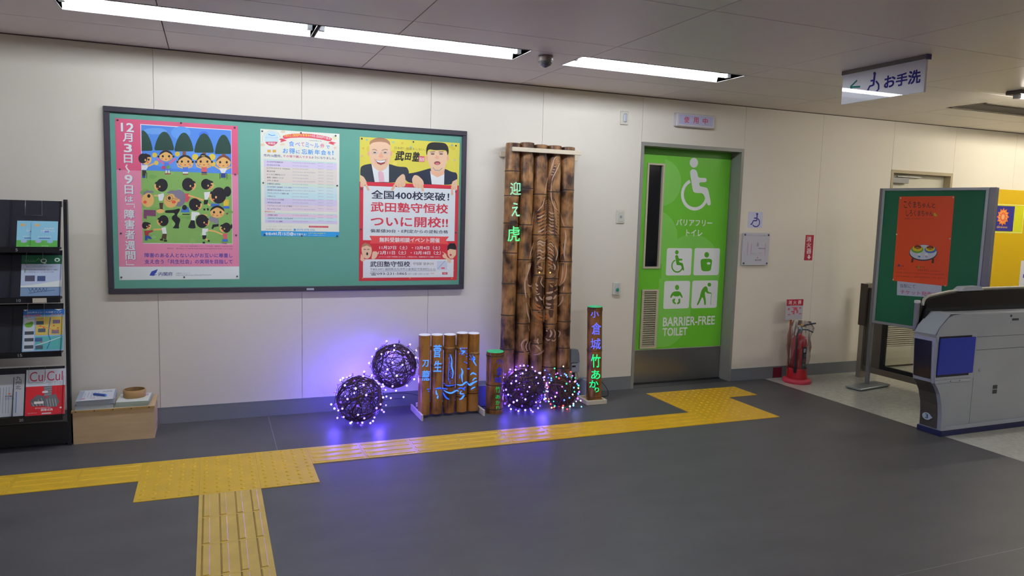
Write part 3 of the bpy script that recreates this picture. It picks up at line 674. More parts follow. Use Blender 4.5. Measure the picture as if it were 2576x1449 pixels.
c.poly(z6((690, 445), (780, 425), (910, 490), (820, 510), (725, 540), (750, 490)), '#d0455a'); c.poly(z6((2070, 555), (2140, 510), (2295, 548), (2215, 580), (2250, 620), (2140, 585)), '#d0455a')
c.poly(z6((785, 345), (1000, 300), (1300, 287), (1600, 300), (1900, 345), (2185, 415), (2140, 520), (1900, 460), (1600, 415), (1300, 398), (1000, 412), (820, 450)), '#d84a5c')
x = 0; s = '1冊12,000円の食事券を10,000円で販売'; W_ = [.45, .8, .55, .6, .35, .62, .62, .62, .8, .6, .85, .85, .85, .55, .5, .62, .35, .62, .62, .62, .85, .55, .8, .8]; tot = sum(W_)
for ch, wv in zip(s, W_):
    f = (x + wv / 2) / tot; X = 835 + f * 1310; Y = 370 - 45 * math.sin(math.pi * f) + (f ** 1.5) * 85 - 12; hh = 36 if wv > .55 else 26; ww = wv * 1310 / tot * .42
    u0, v0 = z6((X, Y))[0]; c.char(ch, u0, v0, ww / 11.148, hh / 11.148, '#f0d040' if x < 7.9 else '#f4e8ec', .012); x += wv
for s, a, b2, cc in (('食', (965, 500), (1115, 655), '#6fa0dc'), ('べ', (1145, 535), (1280, 640), '#8f8fd0'), ('て', (1310, 540), (1400, 650), '#d07aa8'), ('ミ', (1425, 540), (1535, 675), '#6fa0dc'), ('〜', (1555, 590), (1655, 635), '#a08ad0'), ('ル', (1680, 560), (1815, 690), '#6fa0dc'), ('券', (1845, 570), (1960, 690), '#d87a9a'), ('で', (2010, 625), (2110, 715), '#4f9ad4'),
                   ('お', (800, 705), (945, 840), '#3f94d4'), ('得', (975, 700), (1135, 858), '#3f94d4'), ('に', (1170, 755), (1275, 850), '#3f94d4'), ('忘', (1325, 725), (1480, 870), '#3f94d4'), ('新', (1500, 735), (1655, 880), '#3f94d4'), ('年', (1690, 740), (1835, 885), '#3f94d4'), ('会', (1865, 755), (2010, 895), '#3f94d4'), ('を', (2050, 780), (2150, 890), '#3f94d4'), ('！', (2185, 775), (2215, 890), '#3f94d4')):
    c.text(s, *z6(a)[0], *z6(b2)[0], cc, .03)
c.text('2,000円得する!', *z6((1530, 470))[0], *z6((1890, 520))[0], '#70707a', .01)
c.text('市内16箇所、', *z6((260, 858))[0], *z6((770, 962))[0], '#46507c', .02); c.text('その場で購入できる', *z6((805, 885))[0], *z6((1585, 992))[0], '#c0567c', .02); c.text('ようになりました。', *z6((1600, 925))[0], *z6((2280, 1022))[0], '#4a4a74', .02)
for x in (355, 500): c.rect(*z6((x, 700))[0], *z6((x + 115, 830))[0], '#d6dbe6'); c.rect(*z6((x + 12, 745))[0], *z6((x + 103, 818))[0], '#dcaa3e'); c.ell(*z6((x + 57, 712))[0], 5.4, 2.4, '#eceff4')
c.ell(657.5 + 3, 364, 5, 3.6, '#d8c0a0'); c.ell(712, 331, 6, 3.4, '#d8cbb2'); c.ell(711, 363, 6, 3, '#e2d2ac'); c.ell(842, 347, 5.5, 5, '#e4dcb4'); c.ell(843, 372, 3.5, 3, '#e6c4b0')
names = ['北九州市門司港案内所', '北九州おみやげ館', 'ビジネスホテル YANAGI', '勝山旧本館', 'ピッコロ三番街あぷくり', '飯塚・串焼き ハくら', 'JTB 小倉店', '古書販売小倉南店', '北九州市役所二島営業所（イオン若松）', '福岡都市若松南通 NC わかまつ', 'アクティブリゾーツ福岡八幡', '千草ホテル', 'トラベルルック 折尾', '株式会社河村商事', 'トラベルシャンボ イオン戸畑店', 'ほっとするッちゃ', None, '井筒屋小倉店', 'UDON STAND TATSUMI', 'イオンモール八幡東']
cols = ['#d8cdea'] * 2 + ['#dfd6cc'] * 5 + ['#d2e0d0'] + ['#cce0e0'] * 2 + ['#c4dff4'] * 2 + ['#d3cbec'] * 2 + ['#e0d2da'] * 2 + [None] + ['#e2cbdc', '#cbdfe2', '#d3cbec']
yy = 403.0
c.rectL(663, 399.5, 847, 403, '#c8dcd6')
for k, (nm, cc) in enumerate(zip(names, cols)):
    if nm is None: c.textL('臨時販売のみ', 666, yy + 1, 692, yy + 4.5, '#cc5060', .01); c.rectL(666, yy + 5, 848, yy + 7.5, '#c8dcd6'); yy += 7.7; continue
    c.rectL(663.5 + k * .15, yy, 847 + k * .1, yy + 7.75, cc); u = 671 + k * .15
    wdt = min(62, 4.1 * len(nm)); c.textL(nm, u, yy + 1.8, u + wdt, yy + 5.4, '#56487c' if k not in (2, 3, 4, 5, 6) else '#56504c', .015)
    c.textL('北九州市小倉北区魚町', 735, yy + 2.6 + 2.2*(1-k/20), 736 + (40 if k % 3 else 58), yy + 4.6 + 2.2*(1-k/20), '#8c86a0'); c.textL('営業時間10時00分', 800, yy + 1.4 + 4.5*(1-k/20), 814, yy + 3.2 + 4.5*(1-k/20), '#a09cb0'); c.textL('18:00/20:00', 822, yy + 2.4 + 5*(1-k/20), 838, yy + 4.2 + 5*(1-k/20), '#a8a4b4')
    yy += 7.9
c.text('北九州で食べてミール券コールセンター', 669, 575, 735, 579, '#505878', .01); c.text('0570-078-556', 746, 575.5, 792, 580.5, '#5aa0cc', .02); c.ell(741.5, 578, 3, 3, '#4a90cc'); c.rect(777, 568, 826, 573, '#cc3a50'); c.text('使用期限を過ぎた食事券は無効となります', 779, 569.4, 824, 571.6, '#f0dde0')
c.text('※一部ご利用いただけない店舗がございます', 669, 568.5, 760, 571, '#a0a0a8')
c.band(580.5, None, '#2f9ad8'); c.text('令和4年', 667, 584.5, 694, 592, '#eaf6ff', .04); c.text('1月15日', 695, 583.5, 728, 592.5, '#eaf6ff', .045); c.ell(734, 588.5, 4.6, 4.6, '#eaf6ff'); c.text('土', 731.5, 586, 736.5, 591, '#2f9ad8', .02); c.text('まで使える！', 740, 586.5, 771, 592.5, '#eaf6ff', .04)
c.text('※売り切れ次第終了！', 775, 585, 820, 588.5, '#e6e25a', .02); c.text('※詳しくは裏面をご覧下さい。', 775, 590.5, 818, 593, '#d8ecfa')
c.take('printed_page', t)
pins(t, c, [(659.5, 330), (757, 334.5), (844, 341.5), (662, 460), (848, 467), (665.5, 590), (759, 593), (848, 593.5)])

# poster 3: cram school
c = Canvas((0, PY, 0)); t = thing('poster', 'red and yellow poster with two men in dark suits, rightmost on the notice board', 'poster', (1.35, PY, .95), 0, 'posters on the long notice board')
sheet(t, c, 905, 344, 1149.5, 704.5, '#c33442')
z7 = Z(890, 320, 7.2467); z8 = Z(890, 500, 5.7967)
c.band(None, 458, '#d6c94e')
rnd = random.Random(8)
for k in range(26): u_ = rnd.uniform(912, 1142); c.ell(u_, rnd.uniform(353 + .07 * (u_ - 905), 440), rnd.uniform(3, 8), rnd.uniform(3, 7), rnd.choice(['#cdb83e', '#dccf60', '#d0be40']), 10)
for x, y, cc in ((238, 230, '#8ab8b4'), (720, 275, '#9cc0b4'), (885, 290, '#d8a84a'), (150, 525, '#d8a890'), (1835, 600, '#c0b8a8'), (1790, 330, '#90b0a8'), (170, 385, '#d8a850'), (1040, 360, '#9cb8b0')): u, v = z7((x, y))[0]; c.rect(u - 2.4, v - 2.4, u + 2.4, v + 2.4, cc)
# left man
c.poly(z7((118, 730), (180, 690), (300, 665), (640, 665), (800, 720), (960, 725), (990, 770), (1010, 830), (940, 1010), (118, 1010)), '#2a3038')
c.poly(z7((320, 665), (640, 665), (640, 1000), (375, 1000)), '#dfe2ee'); c.poly(z7((300, 665), (325, 690), (380, 1000), (330, 1000)), '#232a32'); c.poly(z7((440, 820), (480, 790), (540, 830), (560, 1000), (460, 1000)), '#e0b4c0')
SKN = '#ecbc9c'
c.ell(*z7((475, 300))[0], 25, 15, '#9a6a4c', 24); c.poly(z7((285, 330), (290, 260), (340, 230), (600, 225), (655, 270), (665, 350), (672, 480), (655, 640), (600, 740), (520, 800), (440, 795), (350, 720), (300, 620), (285, 480)), SKN)
for s in (270, 680): c.ell(*z7((s, 480))[0], 3, 6, '#e0a88c')
c.poly(z7((285, 330), (290, 255), (350, 222), (470, 205), (600, 220), (655, 265), (668, 340), (600, 280), (470, 262), (340, 280)), '#a87a58')
for s in (1, -1):
    x = 475 + s * 95; c.ell(*z7((x, 462))[0], 8.5, 4, '#b8a8a8'); c.ell(*z7((x, 460))[0], 7.4, 3, '#e8c4ac'); c.ell(*z7((x, 462))[0], 4, 1.6, '#4a3a3c'); c.stroke(z7((x - 50 * s - 10, 425 - 0), (x, 402), (x + 45 * s, 412)), 1.4, '#7a5440')
c.poly(z7((455, 510), (500, 440), (545, 545), (500, 565), (450, 550)), '#e0a488'); c.poly(z7((390, 590), (480, 610), (590, 588), (560, 665), (490, 690), (430, 665)), '#8a3c38'); c.poly(z7((400, 598), (480, 615), (580, 598), (560, 635), (490, 650), (430, 635)), '#f0e8e4')
c.stroke(z7((375, 570), (385, 620), (400, 670)), 1, '#c88c70'); c.stroke(z7((605, 560), (600, 620), (580, 670)), 1, '#c88c70')
# right man
c.poly(z7((940, 850), (1100, 830), (1250, 790), (1400, 745), (1660, 755), (1780, 815), (1888, 830), (1885, 1060), (960, 1030)), '#22283a')
c.poly(z7((1390, 800), (1650, 830), (1645, 1050), (1420, 1040)), '#e2e6f2'); c.poly(z7((1400, 740), (1660, 750), (1640, 860), (1520, 915), (1410, 850)), '#e4b090')
c.poly(z7((1330, 430), (1720, 430), (1700, 600), (1660, 760), (1560, 815), (1450, 800), (1380, 720), (1340, 600)), SKN)
for s in (1330, 1712): c.ell(*z7((s, 565))[0], 3, 6.5, '#e0a88c')
c.poly(z7((1322, 500), (1318, 400), (1345, 310), (1420, 272), (1660, 285), (1715, 350), (1732, 440), (1710, 530), (1690, 420), (1600, 415), (1480, 420), (1380, 400), (1340, 430), (1335, 510)), '#1a1618')
for x in (1435, 1590): c.ell(*z7((x, 488))[0], 5, 1.8, '#5a4440'); c.stroke(z7((x - 45, 455), (x + 45, 448)), 1.5, '#6a5048')
c.poly(z7((1470, 560), (1515, 510), (1560, 560), (1515, 585)), '#e0a488'); c.ell(*z7((1520, 655))[0], 8, 4.6, '#7c3030'); c.ell(*z7((1520, 665))[0], 5.5, 2.6, '#c87070'); c.stroke(z7((1440, 735), (1480, 785), (1560, 790), (1610, 745)), 2.2, '#a8988c')
c.text('日本初！授業をしない。', *z7((742, 352))[0], *z7((1300, 432))[0], '#857438', .005)
c.text('武', *z7((752, 432))[0], *z7((915, 610))[0], '#17140f', .06, .2); c.text('田', *z7((930, 470))[0], *z7((1050, 600))[0], '#17140f', .06, .2); c.text('塾', *z7((1065, 450))[0], *z7((1200, 625))[0], '#17140f', .06, .2)
c.rect(*z7((1185, 525))[0], *z7((1290, 635))[0], '#d0506c'); c.text('逆転合格', *z7((1192, 545))[0], *z7((1284, 625))[0], '#f4e0e6', .02)
# red and white panels
c.band(457, 465, '#cf3040'); c.rect(914, 467, 1143, 608, '#dbe1f2')
c.text('全国400校突破！', *z7((325, 1145))[0], *z7((1735, 1345))[0], '#25233e', .03)
c.text('武田塾守恒校', *z8((252, 45))[0], *z8((1370, 215))[0], '#c93a4c', .035); c.text('ついに開校!!', *z8((250, 248))[0], *z8((1368, 420))[0], '#c93a4c', .035)
c.text('偏差値30台・E判定からの逆転合格', *z8((243, 440))[0], *z8((1372, 508))[0], '#35324c', .02)
c.band(604, 652, '#c82c3a')
c.poly(z8((228, 540), (1388, 552), (1345, 605), (1385, 660), (235, 652), (258, 600)), '#dc4c4c'); c.text('無料受験相談イベント開催', *z8((375, 562))[0], *z8((1250, 640))[0], '#f2e4e4', .03)
c.text('11月27日（土）・12月4日（土）', *z8((375, 685))[0], *z8((1255, 742))[0], '#f2e8ea', .03); c.text('12月11日（土）・12月18日（土）', *z8((358, 758))[0], *z8((1268, 815))[0], '#f2e8ea', .03)
c.text('※イベントは全て予約制となります。ご参加の方は、直接校舎までご連絡ください。', *z8((365, 834))[0], *z8((1265, 860))[0], '#eec8cc', .01)
c.rect(*z8((135, 882))[0], *z8((1452, 1142))[0], '#dfe2f0')
c.text('武田塾守恒校', *z8((240, 912))[0], *z8((818, 990))[0], '#2c2a44', .03); c.rect(*z8((835, 905))[0], *z8((1190, 990))[0], '#ced2e4'); c.rect(*z8((840, 910))[0], *z8((1185, 985))[0], '#e2e4f2'); c.text('守恒駅 徒歩2分', *z8((862, 925))[0], *z8((1168, 970))[0], '#55536c')
c.text('〒802-0971 福岡県北九州市小倉南区守恒本町2-5-16', *z8((240, 1010))[0], *z8((1190, 1042))[0], '#55536c'); c.rect(*z8((240, 1052))[0], *z8((1200, 1055))[0], '#a8a8bc')
c.text('☎093-231-5865', *z8((240, 1070))[0], *z8((772, 1115))[0], '#3a3854', .01); c.text('（月～土曜 13:00～21:30）', *z8((790, 1080))[0], *z8((1095, 1110))[0], '#8a88a0')
c.rect(*z8((1210, 905))[0], *z8((1360, 1040))[0], '#cdd2e2'); c.stroke(z8((1225, 1020), (1290, 950), (1330, 905)), 1, '#8890a8'); c.rect(*z8((1275, 1000))[0], *z8((1325, 1022))[0], '#d86070'); c.rect(*z8((1105, 1070))[0], *z8((1285, 1105))[0], '#f0f0f8'); c.text('武田塾', *z8((1118, 1082))[0], *z8((1170, 1096))[0], '#d04050'); c.rect(*z8((1290, 1072))[0], *z8((1365, 1105))[0], '#c83848'); c.text('検索', *z8((1305, 1078))[0], *z8((1350, 1099))[0], '#f4e4e8')
for x, y, cc in ((130, 1155, '#d8a030'), (818, 1158, '#d8a030'), (1430, 1160, '#d8a030'), (1465, 1045, '#d07030')): c.ell(*z8((x, y))[0], 1.6, 1.4, cc)
# hands and small faces
def hand(Zf, pts, fin, k=1.):
    c.poly(Zf(*pts), SKN)
    for a, b2, w in fin: c.stroke(Zf(a, b2), w, '#e8b292')
hand(z7, [(118, 870), (180, 905), (225, 980), (240, 1060), (200, 1050), (160, 1095), (118, 1085)], [((215, 1030), (272, 1150), 5), ((150, 1040), (140, 1090), 5)])
hand(z7, [(890, 845), (935, 880), (945, 1060), (910, 1090), (880, 1080), (845, 1095), (815, 1110), (785, 1080), (745, 1020), (790, 930)], [((765, 1030), (690, 1150), 5.5), ((820, 1020), (815, 1100), 4), ((870, 1020), (866, 1092), 4)])
hand(z7, [(1100, 868), (1170, 880), (1260, 965), (1278, 1040), (1250, 1100), (1200, 1110), (1110, 1100), (1080, 1060), (1055, 950)], [((1245, 1050), (1258, 1165), 5.5), ((1120, 1030), (1125, 1105), 4), ((1175, 1030), (1178, 1110), 4)])
hand(z7, [(1885, 945), (1800, 990), (1775, 1060), (1800, 1110), (1840, 1135), (1885, 1140)], [((1790, 1080), (1792, 1235), 5), ((1850, 1080), (1852, 1150), 4)])
c.poly(z8((108, 730), (130, 660), (200, 650), (255, 690), (265, 770), (240, 850), (190, 880), (130, 850)), SKN); c.poly(z8((108, 720), (125, 665), (165, 640), (235, 670), (255, 710), (190, 680), (130, 700)), '#a87a58'); c.ell(*z8((195, 803))[0], 2.4, 3.8, '#2a1a1c')
for x in (160, 210): c.ell(*z8((x, 738))[0], 3.4, 1.6, '#a08078')
c.poly(z8((262, 830), (275, 770), (300, 765), (325, 765), (355, 790), (335, 850), (300, 880), (255, 878)), SKN); c.poly(z8((105, 800), (140, 850), (165, 900), (120, 915), (95, 890)), SKN)
c.poly(z8((1365, 730), (1492, 730), (1488, 820), (1440, 875), (1400, 870), (1370, 820)), SKN); c.poly(z8((1362, 760), (1365, 690), (1400, 650), (1470, 650), (1495, 700), (1492, 745), (1400, 730)), '#1a1618'); c.ell(*z8((1412, 818))[0], 2.8, 2.6, '#c04050')
c.poly(z8((1275, 765), (1345, 800), (1360, 850), (1420, 890), (1418, 935), (1375, 935), (1355, 880), (1300, 860), (1288, 820), (1325, 805)), SKN)
c.take('printed_picture', t)
pins(t, c, [(910, 349), (1039.5, 357), (1146.5, 366.5), (909, 475), (1146, 482), (908, 576), (1146, 585)])

# ------------------------------------------------------------------ small fixtures on the wall
def wallbox(name, label, cat, x0, x1, z0, z1, d, m, c=.003):
    t = thing(name, label, cat, ((x0 + x1) / 2, WALL, z0)); b = MB(); b.bbox(x0, x1, WALL - d, WALL, z0, z1, m, c); part('housing', b, t); return t
m_ivory = M('#d9d6ca', .4)
t = wallbox('occupied_sign', 'small lit box sign with red characters above the toilet door', 'sign', 3.60, 3.985, 2.225, 2.335, .05, M('#cfc9cf', .4), .006)
c = Canvas((0, WALL - .05, 0), base=.0005)
c.srect(3.622, 2.243, 3.963, 2.320, '#a7a6c4')
for k, s in enumerate('使用中'): c.stext(s, 3.672 + k * .094, 2.258, 3.672 + k * .094 + .05, 2.306, '#b8405c', .03)
c.take('display_panel', t)
t = wallbox('call_lamp', 'narrow white indicator lamp plate high on the wall, left of the toilet door', 'wall plate', 3.088, 3.160, 2.205, 2.312, .014, m_ivory)
b = MB(); b.bbox(3.110, 3.138, WALL - .032, WALL - .014, 2.225, 2.293, M('#bfc2cc', .25), .006); part('lamp_cover', b, t)
t = wallbox('light_switch', 'white wall switch with one small grey button, left of the toilet door', 'switch', 3.09, 3.166, 1.405, 1.512, .010, m_ivory)
b = MB(); b.bbox(3.105, 3.151, WALL - .014, WALL - .010, 1.42, 1.497, M('#cfccc0', .4), .002); part('cover', b, t)
b = MB(); b.bbox(3.119, 3.137, WALL - .019, WALL - .014, 1.449, 1.468, M('#8f9aa6', .4), .002); part('button', b, t)
t = wallbox('door_button', 'white wall plate with a round green button, lowest beside the toilet door', 'switch', 3.082, 3.152, .812, .915, .022, m_ivory)
b = MB(); b.bbox(3.098, 3.136, WALL - .026, WALL - .022, .828, .902, M('#c9cdd2', .3), .002); part('cover', b, t)
b = MB(); b.lathe([(.014, 0), (.014, .004), (.010, .006), (0, .006)], M('#1d9470', .35), 20, Matrix.Translation((3.118, WALL - .026, .856)) @ Matrix.Rotation(math.pi / 2, 4, 'X')); part('button', b, t)

def wheelchair_old(c, u, v, k, col):
    def P(*a): return [(u + x * k, v + y * k) for x, y in a]
    c.ell(u, v, 24 * k, 26 * k, col, 16); c.stroke(P((0, 10), (-3, 90), (-12, 155)), 24 * k, col); c.stroke(P((-70, 92), (-5, 92)), 20 * k, col)
    c.stroke(P((-8, 150), (-85, 150), (-112, 205), (-122, 232)), 22 * k, col); c.ell(u - 132 * k, v + 230 * k, 24 * k, 14 * k, col, 12)
    q = P(*[(-30 + 85 * math.cos(math.radians(a)), 190 - 98 * math.sin(math.radians(a))) for a in range(60, -150, -12)]); c.stroke(q, 20 * k, col)
t = thing('wheelchair_sticker', 'white square sticker with a blue wheelchair symbol, right of the toilet door', 'sticker', (4.52, WALL, 1.39))
c = Canvas((0, WALL, 0), base=.0008); sheet(t, c, 1882.5, 532.5, 1917, 573.5, '#c2c3dc'); wheelchair_old(c, 1904.5, 538.5, .1105, '#34308c'); c.take('printed_symbol', t)
t = thing('plan_board', 'white floor plan board under the wheelchair sticker, fixed by four screws', 'sign', (4.56, WALL, 1.05))
c = Canvas((0, WALL - .024, 0), base=.0005); zp = Z(1860, 520, 9.06)
xx0, zz1 = c.st(*zp((100, 590))[0]); xx1, zz0 = c.st(*zp((655, 1335))[0])
b = MB(); b.bbox(xx0, xx1, WALL - .024, WALL - .014, zz0, zz1, M('#cdced9', .15, coat=.5), .002); b.box(xx0 + .03, xx1 - .03, WALL - .014, WALL, zz0 + .03, zz1 - .03, m_ivory); part('plate', b, t)
c.text('バリアフリートイレのご案内', *zp((170, 640))[0], *zp((605, 672))[0], '#77738a', .01)
LNE = '#b99ab0'
for a, b2 in (((185, 800), (590, 806)), ((170, 1100), (575, 1106)), ((185, 800), (190, 1100)), ((585, 830), (590, 1110)), ((265, 840), (270, 1090)), ((270, 900), (400, 906)), ((400, 800), (404, 900))): c.rect(*zp(a)[0], *zp(b2)[0], LNE)
for a, b2, s in (((430, 938), (585, 965), '現在地'), ((275, 1055), (385, 1078), 'バリアフリー'), ((445, 1045), (515, 1068), 'トイレ'), ((355, 1195), (495, 1235), '触知図')): c.text(s, *zp(a)[0], *zp(b2)[0], '#77708a', .02)
c.poly(zp((412, 1140), (430, 1172), (396, 1170)), '#c05868'); c.rect(*zp((400, 820))[0], *zp((436, 905))[0], '#9a94a6'); c.rect(*zp((480, 820))[0], *zp((590, 850))[0], '#b4bcc0')
c.take('printed_plan', t)
for x, z in ((xx0 + .018, zz1 - .018), (xx1 - .018, zz1 - .018), (xx0 + .018, zz0 + .018), (xx1 - .018, zz0 + .018)):
    b = MB(); b.lathe([(.009, 0), (.009, .003), (.006, .006), (0, .0065)], M('#5d5f78', .3, metal=.6), 14, Matrix.Translation((x, WALL - .024, z)) @ Matrix.Rotation(math.pi / 2, 4, 'X')); part('screw', b, t)
t = thing('extinguisher_label', 'narrow upright red label with white characters high above the fire extinguisher', 'sign', (5.16, WALL, 1.1))
c = Canvas((0, WALL, 0), base=.0008); sheet(t, c, 2027, 591, 2043, 655, '#a83040')
for s, v0, v1 in (('消', 595, 608), ('火', 610, 622.5), ('器', 625, 638.5)): c.text(s, 2029.5, v0, 2040, v1, '#dccad0', .03)
c.poly([(2033, 641), (2037, 641), (2037, 646), (2040, 646), (2034.6, 652.5), (2030, 646), (2033, 646)], '#dccad0'); c.take('printed_text', t)

# ------------------------------------------------------------------ hanging sign
SX = 3.842
t = thing('hanging_sign', 'glossy white sign plate with toilet lettering hanging from the ceiling', 'sign', (SX, 3.45, CEIL))
b = MB(); b.bbox(SX - .008, SX + .008, 3.152, 3.762, 2.236, 2.432, M('#dddde2', .0, spec=.7), .002); part('panel', b, t)
b = MB(); b.bbox(SX - .014, SX + .014, 3.145, 3.77, 2.424, CEIL, M('#6d655f', .4), .002); b.box(SX - .017, SX + .017, 3.14, 3.15, 2.42, CEIL, M('#3c3c6c', .4)); part('bracket', b, t)
c = Canvas((SX - .008, 3.762, 0), (0, -1, 0), (0, 0, 1), base=.0004, rough=.25); zs = Z(2100, 100, 4.527)
nv = M('#2c2a80', .0)
for s, a, b2 in (('お', (572, 408), (682, 540)), ('手', (706, 385), (820, 520)), ('洗', (845, 350), (970, 498))):
    (ua, va), (ub, vb) = zs(a)[0], zs(b2)[0]; p, q = c.st(ua, (va * .5 + vb * .5) - (vb - va) * .42), c.st(ub, (va + vb) / 2 + (vb - va) * .42); c.stext(s, p[0], q[1], q[0], p[1], nv, .05)
gr = M('#2a7c74', .0)
c.stroke(zs((255, 462), (180, 535)), 3.6, gr); c.stroke(zs((175, 540), (290, 535)), 3.6, gr); c.stroke(zs((180, 540), (230, 610)), 3.6, gr)
kk = .24; hx, hy = zs((455, 385))[0]
def P_(*a): return [(2100 + x / 4.527, 100 + y / 4.527) for x, y in a]
c.ell(hx, hy, 3.6, 4.4, nv, 14); c.stroke(P_((455, 395), (448, 460), (440, 520)), 5, nv); c.stroke(P_((408, 468), (450, 462)), 3.6, nv); c.stroke(P_((442, 515), (398, 530), (372, 585), (362, 610)), 3.8, nv)
c.stroke(P_((470, 470), (500, 510), (500, 560), (470, 600), (420, 622), (385, 610)), 3.6, nv)
c.take('printed_text', t)

# ------------------------------------------------------------------ bamboo work
PAN_L, PAN_D = '#b98a4e', '#35201a'
mb_pan = bamboo_mat('#ab7a4a', '#321810', 'scorched', 3.6, .54)
mb_set = bamboo_mat('#b47c3a', '#64391a', 'plain', 3., .44)
mb_drk = bamboo_mat('#9a642c', '#301a0c', 'dark', 4., .46)
m_node = M('#1f120d', .5); m_nodel = M('#6a4420', .5)
m_burn = M('#e0d2b8', .5)
def culm(parent, p0, p1, r, nodes, mat, mnode, cap='#cfcfe0', capm=None, taper=1., name='culm'):
    """bamboo stem from p0 to p1 with node rings at the given heights"""
    p0, p1 = Vector(p0), Vector(p1); ax = (p1 - p0); L = ax.length; q = ax.to_track_quat('Z', 'Y').to_matrix().to_4x4(); T = Matrix.Translation(p0) @ q
    prof = [(r * 1.0, 0)]
    for z in nodes: prof += [(r * (1 - .0 * z), z - .022), (r * 1.035, z - .006), (r * 1.0, z - .001), (r * 1.03, z + .006), (r * .995, z + .02)]
    prof.append((r, L)); prof = [(a * (1 + (taper - 1) * z / L), z) for a, z in prof]
    b = MB(); b.lathe(prof, mat, 28, T); o = part(name, b, parent)
    for z in nodes:
        s = MB(); rr = r * (1 + (taper - 1) * z / L); s.lathe([(rr * 1.01, z - .005), (rr * 1.05, z - .002), (rr * 1.045, z + .0015), (rr * 1.01, z + .003)], mnode, 28, T, True, False); part('node', s, o)
    s = MB(); rt = r * taper * .97; s.lathe([(rt, L - .003), (rt, L + .0035), (rt * .9, L + .005), (0, L + .005)], capm or M(cap, .45), 28, T); part('end_cap', s, o)
    return o
class Wrap(Canvas):
    """print or carving laid on round stems: photo pixels are followed to the stem surface"""
    def __init__(s, stems, lift=.0012): s.stems = stems; s.mb = MB(); s.lift = lift; s.minl = 0; s.rough = .5
    def hit(s, u, v):
        d = ray(u, v); best = None
        for (a, b, r) in s.stems:
            a, b = Vector(a), Vector(b); x = (b - a).normalized(); w = CAM - a; dp = d - x * d.dot(x); wp = w - x * w.dot(x)
            A, B, C_ = dp.dot(dp), 2 * dp.dot(wp), wp.dot(wp) - (r + s.lift) ** 2; D = B * B - 4 * A * C_
            if D > 0:
                t_ = (-B - math.sqrt(D)) / 2 / A
                if best is None or t_ < best: best = t_
        if best is None:
            a, b, r = min(s.stems, key=lambda e: abs((CAM + d * ((e[0][1] - CAM.y) / d.y)).x - e[0][0]))
            best = (a[1] - .4 * r - CAM.y) / d.y
        return CAM + d * best
    def stroke(s, pts, w, col, taper=True, sub=5):
        P = [Vector((*p, 0)) for p in pts]; q = []
        for i in range(len(P) - 1):                           # Catmull-Rom through the points
            a, b, c_, d = P[max(0, i - 1)], P[i], P[i + 1], P[min(len(P) - 1, i + 2)]
            for k in range(sub):
                t_ = k / sub; q.append(.5 * ((2 * b) + (c_ - a) * t_ + (2 * a - 5 * b + 4 * c_ - d) * t_ ** 2 + (3 * b - a - 3 * c_ + d) * t_ ** 3))
        q.append(P[-1]); N = len(q); vs = []
        for i in range(N):
            dd = (q[min(i + 1, N - 1)] - q[max(0, i - 1)]); dd = dd.normalized() if dd.length else Vector((1, 0, 0)); nn = Vector((-dd.y, dd.x, 0)) * w / 2 * ((.12 + .88 * math.sin(math.pi * min(.98, (i + .3) / N)) ** .8) if taper else 1)
            for e in (q[i] + nn, q[i], q[i] - nn): vs.append(s.hit(e.x, e.y))
        fs = []
        for i in range(N - 1):
            for k in (0, 1): fs.append((i * 3 + k, i * 3 + 3 + k, i * 3 + 4 + k, i * 3 + 1 + k))
        s.mb.add(vs, fs, col if not isinstance(col, str) else M(col, .5), False)
    def glyph(s, t, u0, v0, u1, v1, col, bold=0., shear=0.):
        vs, fs = glyphs(t, 0., shear); vs = list(vs); fs = [(f[0], f[i], f[i + 1]) for f in fs for i in range(1, len(f) - 1)]
        a, b = min(v.x for v in vs), max(v.x for v in vs); c, d = min(v.y for v in vs), max(v.y for v in vs); out = []
        while fs:                                  # split wide triangles so that they follow the round stem
            f = fs.pop(); k = max(range(3), key=lambda i: abs(vs[f[i]].x - vs[f[(i + 1) % 3]].x)); i, j, l = f[k], f[(k + 1) % 3], f[(k + 2) % 3]
            if abs(vs[i].x - vs[j].x) * (u1 - u0) / (b - a) > 3: vs.append((vs[i] + vs[j]) / 2); n_ = len(vs) - 1; fs += [(i, n_, l), (n_, j, l)]
            else: out.append(f)
        fs = out; offs = ((bold, bold), (-bold, bold), (bold, -bold), (-bold, -bold), (0, 0)) if bold else ((0, 0),)
        for ox, oy in offs:
            s.mb.add([s.hit(u0 + (v.x - a) / (b - a) * (u1 - u0) + ox, v1 - (v.y - c) / (d - c) * (v1 - v0) + oy) for v in vs], fs, col)

# --- tall panel of five stems with the carved tiger
t = thing('bamboo_artwork', 'tall scorched bamboo panel of five stems with a carved tiger', 'bamboo panel', (2.35, 5.16, 0))
stems = []
zn = [[.31, .59, .88, 1.155, 1.42, 1.63, 1.83], [.28, .53, .80, 1.10, 1.38, 1.69], [.36, .64, .93, 1.21, 1.36, 1.64], [.22, .51, .89, 1.36, 1.66], [.26, .33, .52, .75, 1.02, 1.37, 1.68]]
zpx = [[(1290, 900 - 18), (1290, 796), (1292, 716), (1295, 638), (1298, 562), (1300, 492), (1305, 429)],
       [(1322, 888), (1324, 817), (1326, 740), (1328, 655), (1332, 566), (1335, 473)],
       [(1352, 868), (1354, 783), (1356, 694), (1362, 592), (1362, 488)],
       [(1384, 927), (1388, 818), (1392, 703), (1392, 592), (1398, 482)],
       [(1418, 930), (1419, 879), (1424, 812), (1424, 740), (1427, 660), (1430, 572), (1433, 477)]]
tops = [1.985, 1.995, 1.985, 1.985, 1.98]
